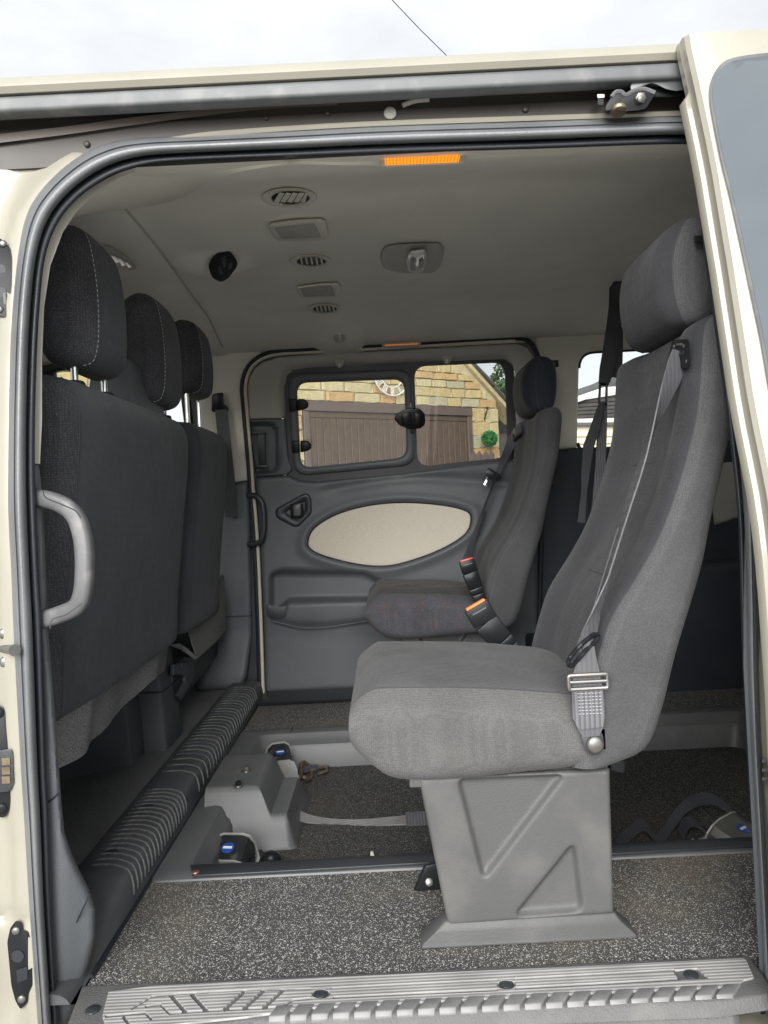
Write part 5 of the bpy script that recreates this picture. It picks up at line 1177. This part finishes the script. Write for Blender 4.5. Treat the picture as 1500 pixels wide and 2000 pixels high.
obj('bracket_plate', slab_bm([(818, 1722), (852, 1718), (853, 1740), (819, 1741)], lambda u, v, o=0: W(u, v, 1.372 - o), .0, .01, .002), M['gloss'], bk)
obj('bolt', disc_bm(W(838, 1722, 1.360), (0, -1, .4), .008, .006, 12, .002), M['boltgrey'], bk)
cr_ = thing('crumb', 'small tan crumb on the dusty well floor by the near edge strip', 'crumb', onz(727, 1671, -.785))
obj('crumb_body', hull_bm([onz(727, 1671, -.785) + Vector(p) for p in ((-.004, -.005, 0), (.005, -.004, 0), (.004, .006, 0), (-.005, .004, 0))], [onz(727, 1671, -.785) + Vector(p) for p in ((-.003, -.003, .009), (.003, -.003, .007), (.003, .004, .008), (-.003, .003, .01))], .001), M['insert'], cr_)
# black occupant belt hung from the roof behind the near seat
hb = thing('hanging_belt', 'black belt hanging from the roof behind the near grey seat, with a long metal ring', 'seat belt', W(1200, 560, 2.33))
p, w = wide([(1200, 548, 1246, 540), (1190, 562, 1216, 556), (1189, 600, 1213, 600), (1184, 640, 1212, 645), (1178, 680, 1204, 690), (1171, 720, 1196, 735), (1169, 748, 1189, 752), (1174, 754, 1184, 754)], 2.32)
up_ = obj('upper_strap', ribbon_bm(p, w, .003), M['web_dk'], hb)
obj('upper_strap', ribbon_bm(*wide([(1208, 562, 1217, 562), (1206, 640, 1217, 640), (1200, 700, 1216, 705), (1188, 735, 1214, 740)], 2.335), .003), M['web_dk'], hb)
for k in range(4):
    for s in (0, 1):
        a, b_ = (1193, 1210) if s else (1210, 1193)
        stitches('stitching', [W(a, 576 + k * 6, 2.317), W(b_, 582 + k * 6, 2.317)], M['web_dk'], up_, .005, .002, .0008)
rg2 = rpoly([(1172, 750), (1185, 750), (1184, 789), (1170, 789)], 3, 3)
obj('ring', tube_bm([W(u, v, 2.315) for u, v in rg2 + rg2[:2]], .004, 8), M['gloss'], hb)
obj('lower_strap', ribbon_bm(*wide([(1170, 784, 1186, 784), (1168, 800, 1186, 800), (1166, 850, 1185, 850), (1162, 920, 1182, 925), (1155, 1000, 1176, 1004)], 2.32), .003), M['web_dk2'], hb)
obj('lower_strap', ribbon_bm(*wide([(1170, 786, 1182, 788), (1154, 830, 1172, 836), (1139, 870, 1158, 880), (1136, 910, 1153, 915), (1135, 960, 1146, 962), (1128, 1020, 1143, 1022)], 2.30), .003), M['web_dk'], hb)
obj('clip', slab_bm([(1213, 612), (1220, 614), (1222, 640), (1214, 638)], lambda u, v, o=0: W(u, v, 2.33 - o), 0, .01, .001), M['steel'], hb)

# ------------------------------------------------------------------ outside
bm = bmesh.new()
N = 24
gv = [[bm.verts.new((x, y, -1.30 if (-8 < x < 12 and -8 < y < 12) else -1.30 + .02 * math.sin(x * .3) * math.cos(y * .2))) for x in [-400 + 800 * i / N for i in range(N + 1)]] for y in [-400 + 800 * j / N for j in range(N + 1)]]
for j in range(N):
    for i in range(N): bm.faces.new((gv[j][i], gv[j][i + 1], gv[j + 1][i + 1], gv[j + 1][i]))
gr_ = obj('ground', bm, M['drive']); gr_['kind'] = 'structure'
# stone garage gable, its wall turned away to the right
HP = Vector((.42, 12.84, 0)); HD = Vector((.804, .595, 0)).normalized(); HN = Vector((HD.y, -HD.x, 0))
def HW(u, v, off=0):
    d = D(u, v); t = (HP + HN * off).dot(HN) / d.dot(HN); return d * t
def hs(u, v):
    p = HW(u, v) - HP; return p.dot(HD), p.z
def HS(s, z, off=0): return HP + HD * s + Vector((0, 0, z)) + HN * off
house = thing('stone_garage', 'yellow sandstone garage gable with a brown timber door, seen through the far windows', 'building', HS(0, -1.3))
sR, zR = hs(972, 850); g0 = hs(900, 704); g1 = hs(986, 800)
slope = (g1[1] - g0[1]) / (g1[0] - g0[0])
sA = -5.2; apex_s = g0[0] - 2.6
def zg(s): return g0[1] + slope * (s - g0[0]) if s > apex_s else g0[1] + slope * (apex_s - g0[0]) - .0 * (apex_s - s) + slope * (apex_s - s) * .75
S0 = -3.1
wall_px = [(S0, -1.3), (sR, -1.3), (sR, zg(sR)), (apex_s, zg(apex_s)), (S0, max(2.6, zg(S0)))]
obj('wall', hull_bm([HS(s, z, -.3) for s, z in wall_px], [HS(s, z, 0) for s, z in wall_px]), M['mortar'], house)
gs0, gt = hs(588, 784); gs1, _t = hs(917, 795)
gt = hs(811, 792.5)[1]
_sm = []
for k in range(10):
    b = bmesh.new(); bmesh.ops.create_cube(b, size=1); bmesh.ops.subdivide_edges(b, edges=[e for e in b.edges if abs(e.verts[0].co.x - e.verts[1].co.x) > .5], cuts=2)
    bmesh.ops.bevel(b, geom=[e for e in b.edges if len(e.link_faces) == 2 and e.calc_face_angle(0) > .5 and all(v.co.y < 0 for v in e.verts)], offset=.07, segments=1, affect='EDGES', clamp_overlap=True)
    for v in b.verts: v.co += Vector((random.uniform(-.02, .02), random.uniform(-.12, .12), random.uniform(-.05, .05)))
    bmesh.ops.recalc_face_normals(b, faces=b.faces)
    me = bpy.data.meshes.new('stone'); b.to_mesh(me); b.free(); _sm.append(me)
_ms = {}
ang = math.atan2(HD.y, HD.x); nst = 0
def stone(s0, s1, z0, z1, key=None, par=None):
    par = par or house
    global nst
    if s1 - s0 < .05 or nst > 296: return
    k = random.randrange(10); m = key or random.choices(['stoneA', 'stoneB', 'stoneC', 'stoneD'], [5, 2, 2, 4])[0]
    if (k, m) not in _ms:
        me = _sm[k].copy(); me.materials.append(M[m]); _ms[(k, m)] = me
    o = link('stone', _ms[(k, m)], None, par); nst += 1
    c = HS((s0 + s1) / 2, (z0 + z1) / 2, .0) - org(par)
    o.location = c; o.rotation_euler = (0, random.uniform(-.006, .006), ang); o.scale = (s1 - s0, .06 + random.uniform(0, .025), z1 - z0)
z = gt + .015
while z < 3.2:
    h = random.choice((.135, .15, .16, .125)); s = S0 + random.uniform(0, .3) if z > 0 else gs1
    while True:
        L = random.uniform(.26, .58); lim = (g0[0] + (z + h - g0[1]) / slope) if z + h > g0[1] + slope * (sR - g0[0]) else sR
        lim = min(lim - .03, sR)
        e = min(s + L, lim)
        vis = (HS(e, z).x / HS(e, z).y > -.46) and HS(e, z).x / HS(e, z).y > -.14 and z < HS(s, z).y * .205
        if e - s > .08 and vis: stone(s, e - .018, z, z + h - .016)
        s = e
        if s >= lim - .02: break
    z += h
z = -.3
while z < gt:
    h = random.choice((.22, .235, .20, .25)); h = min(h, gt + .014 - z)
    c = random.choice((.5, .65, 1.0, .4))
    w_ = sR - gs1 - .05
    if c == 1: stone(gs1 + .03, sR, z, z + h - .016)
    else: stone(gs1 + .03, gs1 + .03 + w_ * c, z, z + h - .016); stone(gs1 + .05 + w_ * c, sR, z, z + h - .016)
    z += h
for i in range(6):      # left reveal of the door
    stone(gs0 - .32, gs0 - .02, .2 + i * .23, .2 + i * .23 + .21)
ct = thing('stone_cottage', 'stretch of pale stone wall glimpsed through the driver door window', 'building', HS(-6.5, -1.3))
obj('wall', hull_bm([HS(s, z, -.5) for s, z in ((-9.5, -1.3), (-5.0, -1.3), (-5.0, 2.9), (-9.5, 2.9))], [HS(s, z, 0) for s, z in ((-9.5, -1.3), (-5.0, -1.3), (-5.0, 2.9), (-9.5, 2.9))]), M['mortar'], ct)
z = .9
while z < 2.7:
    h = random.choice((.135, .15, .16)); s = -7.4 + random.uniform(0, .3)
    while s < -5.3:
        e = s + random.uniform(.3, .6); stone(s, min(e, -5.0) - .018, z, z + h - .016, None, ct); s = e
    z += h
# garage door: head, side and top rails, then boards
gd2 = obj('garage_door', hull_bm([HS(s, z, -.02) for s, z in ((gs0, -1.3), (gs1, -1.3), (gs1, gt), (gs0, gt))], [HS(s, z, .012) for s, z in ((gs0, -1.3), (gs1, -1.3), (gs1, gt), (gs0, gt))]), M['wood_fr'], house)
def hbox(s0, s1, z0, z1, o0, o1, name, m, par, r=.006): return obj(name, hull_bm([HS(a, b, o0) for a, b in ((s0, z0), (s1, z0), (s1, z1), (s0, z1))], [HS(a, b, o1) for a, b in ((s0, z0), (s1, z0), (s1, z1), (s0, z1))], r, 1), m, par)
hbox(gs0, gs1, gt - .15, gt - .005, .013, .075, 'door_head', M['wood_fr'], gd2)
hbox(gs0, gs1, gt - .245, gt - .155, .013, .035, 'top_rail', M['wood'], gd2)
hbox(gs1 - .11, gs1 - .01, -1.3, gt - .155, .013, .06, 'door_post', M['wood_fr'], gd2)
hbox(gs0, gs0 + .1, -1.3, gt - .155, .013, .06, 'door_post', M['wood_fr'], gd2)
s = gs0 + .105
while s < gs1 - .13:
    hbox(s, min(s + .118, gs1 - .115), -1.28, gt - .25, .013, .026 + random.uniform(0, .006), 'plank', M['wood'], gd2); s += .128
# verge: barge board and slates
def vb(d0, d1, o0, o1, name, m):
    pts = [(s_, zg(s_)) for s_ in (apex_s, sR + .5)]
    P = [(pts[0][0], pts[0][1] + d0), (pts[1][0], pts[1][1] + d0), (pts[1][0], pts[1][1] + d1), (pts[0][0], pts[0][1] + d1)]
    return obj(name, hull_bm([HS(a, b, o0) for a, b in P], [HS(a, b, o1) for a, b in P], .006, 1), m, house)
vb(-.02, .075, -.3, .09, 'barge_board', M['stoneD'])
for i in range(16):
    a = apex_s + i * .46; b2 = a + .50
    if a > sR + .4: break
    P = [(a, zg(a) + .075), (b2, zg(b2) + .075), (b2, zg(b2) + .125 + .02), (a, zg(a) + .105)]
    obj('slate', hull_bm([HS(x, y, -3) for x, y in P], [HS(x, y, .16) for x, y in P], .004, 1), M['slate'], house)
# wall clock
ck = thing('wall_clock', 'large open metal clock with roman numerals on the stone gable', 'clock', HS(*hs(758, 718), .08), )
cs, cz = hs(757, 731)
def carc(r): return [HS(cs + r * math.cos(t), cz + r * math.sin(t), .11) for t in [2 * math.pi * i / 48 for i in range(49)]]
obj('outer_ring', tube_bm(carc(.365), .013, 6), M['fascia'], ck); obj('inner_ring', tube_bm(carc(.235), .011, 6), M['fascia'], ck)
NUM = ['XII', 'I', 'II', 'III', 'IIII', 'V', 'VI', 'VII', 'VIII', 'IX', 'X', 'XI']
for i, nm in enumerate(NUM):
    a0 = math.pi / 2 - i * math.pi / 6; bm = bmesh.new(); n = len(nm); wd = .027
    tot = sum(wd * (1.6 if ch_ in 'XV' else 1) for ch_ in nm); x = -tot / 2
    for ch_ in nm:
        cw = wd * (1.6 if ch_ in 'XV' else 1); lines = {'I': [((.5, 0), (.5, 1))], 'V': [((0, 1), (.5, 0)), ((1, 1), (.5, 0))], 'X': [((0, 0), (1, 1)), ((0, 1), (1, 0))]}[ch_]
        for (xa, ya), (xb, yb) in lines:
            q = []
            for xx, yy in ((xa, ya), (xb, yb)):
                t = -(x + cw * (.12 + .76 * xx)); r = .24 + .115 * yy
                q.append(HS(cs + r * math.cos(a0) - t * math.sin(a0) * 1, cz + r * math.sin(a0) + t * math.cos(a0), .11))
            tube_bm(q, .0065, 5, bm)
        x += cw
    obj('numeral', bm, M['fascia'], ck)
# hanging topiary ball, bracket, planter pickets
def leafball(root, c, rad, n, m, name, sz):
    rnd = random.Random(5); V = []; Fc = []
    for i in range(n):
        d = Vector((rnd.gauss(0, 1), rnd.gauss(0, 1), rnd.gauss(0, 1))).normalized(); p = c + d * rad * rnd.uniform(.82, 1.04)
        a = d.cross(Vector((rnd.gauss(0, 1), rnd.gauss(0, 1), rnd.gauss(0, 1)))).normalized(); b = (d + a.cross(d) * rnd.uniform(-1, 1)).normalized()
        k = len(V); V += [p - a * sz * .5, p + b * sz * .7, p + a * sz * .5, p - b * sz * .4]; Fc.append((k, k + 1, k + 2, k + 3))
    o_ = org(root); me = bpy.data.meshes.new(name); me.from_pydata([tuple(v - o_) for v in V], [], Fc); return link(name, me, m, root)
bc = HW(956, 857, .25)
tb = thing('topiary_ball', 'round bright green artificial box ball hanging on the garage pier', 'topiary ball', bc)
leafball(tb, bc, .135, 1500, M['leaf'], 'foliage', .03)
obj('core', loft_bm([[bc + Vector((.115 * math.sin(a) * math.cos(t), .115 * math.sin(a) * math.sin(t), .115 * math.cos(a))) for t in [i * math.pi / 6 for i in range(12)]] for a in [.05 + 3.04 * j / 8 for j in range(9)]]), M['leaf'], tb)
hb2 = thing('hanging_bracket', 'black iron hanging bracket on the stone pier above the green ball', 'bracket', HW(945, 812))
obj('arm', tube_bm([HW(945, 822, .02), HW(952, 794, .03), HW(953, 800, .22)], .014, 6), M['gloss'], hb2)
obj('brace', tube_bm([HW(945, 822, .02), HW(951, 802, .12)], .012, 6), M['gloss'], hb2)
pf = thing('picket_edging', 'low grey pointed picket edging below the green ball', 'fence', HW(940, 905, .4))
for u in (925, 936, 948, 960):
    obj('picket', slab_bm([(u - 6, 915), (u - 6, 888), (u, 880), (u + 6, 888), (u + 6, 915)], lambda u_, v_, o=0: HW(u_, v_, .4 + o), 0, .03, .004), M['wood_fr'], pf)
# tree beyond the garage, post and white board at its corner
tr = thing('garden_tree', 'dark green leafy tree beyond the garage roof', 'tree', W(1000, 1000, 22) * 1 + Vector((0, 0, -1.6)))
tc_ = W(1003, 768, 22)
obj('trunk', tube_bm([Vector((tc_.x + .3, 22, -1.3)), Vector((tc_.x + .25, 22, .5)), Vector((tc_.x + .1, 22, 1.8)), tc_], [.16, .12, .08, .03], 8), M['bark'], tr)
rnd = random.Random(3); V = []; Fc = []
for k in range(46):
    c = tc_ + Vector((rnd.gauss(.1, .24), rnd.gauss(0, .3), rnd.gauss(-.1, .40))); rr = rnd.uniform(.12, .30)
    for i in range(90):
        d = Vector((rnd.gauss(0, 1), rnd.gauss(0, 1), rnd.gauss(0, 1))).normalized(); p = c + d * rr * rnd.uniform(.5, 1)
        a = Vector((rnd.gauss(0, 1), rnd.gauss(0, 1), rnd.gauss(0, 1))).normalized(); b = a.cross(d).normalized(); s_ = .06
        j = len(V); V += [p - a * s_, p + b * s_ * .6, p + a * s_, p - b * s_ * .6]; Fc.append((j, j + 1, j + 2, j + 3))
me = bpy.data.meshes.new('crown'); me.from_pydata([tuple(v - org(tr)) for v in V], [], Fc); link('crown', me, M['leaf2'], tr)
bw = thing('neighbouring_house', 'distant red brick house end with white boards at the garage corner', 'house', W(984, 1000, 19) + Vector((0, 0, -1.3)))
BW = lambda u, v, o=0: W(u, v, 19 - o)
obj('brick_pier', slab_bm([(968, 800), (980, 799), (980, 823), (968, 823)], BW, -1, 0, .01), M['brick'], bw)
obj('window_board', slab_bm([(970, 824), (1010, 821), (1010, 829), (970, 831)], BW, -1, .02, .01), M['fascia'], bw)
obj('window_board', slab_bm([(980, 804), (1010, 803), (1010, 815), (980, 815)], BW, -1, .02, .01), M['fascia'], bw)
obj('window_board', slab_bm([(970, 834), (1010, 830), (1010, 838), (970, 841)], BW, -1, .04, .01), M['fascia'], bw)
obj('wall', slab_bm([(966, 823), (1012, 815), (1012, 1085), (966, 1085)], BW, -1.2, -.1), M['timber'], bw)
# low house seen through the rear quarter window
nb = thing('bungalow', 'low dark roofed house with white gutter boards and timber cladding beyond the rear quarter window', 'house', W(1200, 977, 11) + Vector((0, 0, -1.3)))
NB = lambda u, v, o=0: W(u, v, 11 - o)
obj('roof', slab_bm([(1100, 770), (1158, 750), (1260, 700), (1400, 640), (1400, 756), (1262, 760), (1170, 762), (1100, 790)], NB, -2.2, .0, .02), M['slate'], nb)
obj('fascia', slab_bm([(1110, 780), (1180, 756), (1300, 750), (1300, 760), (1180, 768), (1110, 792)], NB, .003, .12, .01), M['fascia'], nb)
cl_ = obj('cladding', slab_bm([(1110, 786), (1300, 755), (1300, 818), (1110, 818)], NB, -1.5, -.003), M['timber'], nb)
for i in range(5):
    obj('board', slab_bm([(1112, 782 + i * 7.5), (1300, 772 + i * 7.5), (1300, 778.5 + i * 7.5), (1112, 788.5 + i * 7.5)], NB, -.003, .03 + .01 * (i % 2), .006), M['timber'], cl_)
obj('window_band', slab_bm([(1110, 818), (1300, 814), (1300, 824), (1110, 826)], NB, -1.5, .02, .01), M['fascia'], nb)
obj('sill', slab_bm([(1110, 826), (1300, 824), (1300, 832), (1110, 832)], NB, -1.5, .08, .01), M['slate'], nb)
obj('wall', slab_bm([(1110, 832), (1300, 832), (1300, 1130), (1110, 1130)], NB, -1.5, -.003), M['render'], nb)
for v in (842, 856, 870): obj('weatherboard', slab_bm([(1112, v), (1300, v - 2), (1300, v + 9), (1112, v + 11)], NB, -.002, .03, .006), M['render'], nb)
# overhead wire
ow = obj('overhead_wire', tube_bm([W(740, -30, 14), W(766, 0, 14.3), W(820, 57, 15), W(882, 118, 15.8), W(960, 196, 16.8)], .0085, 5), M['wire'])
tag(ow, 'thin dark overhead wire crossing the pale sky above the van roof', 'wire')
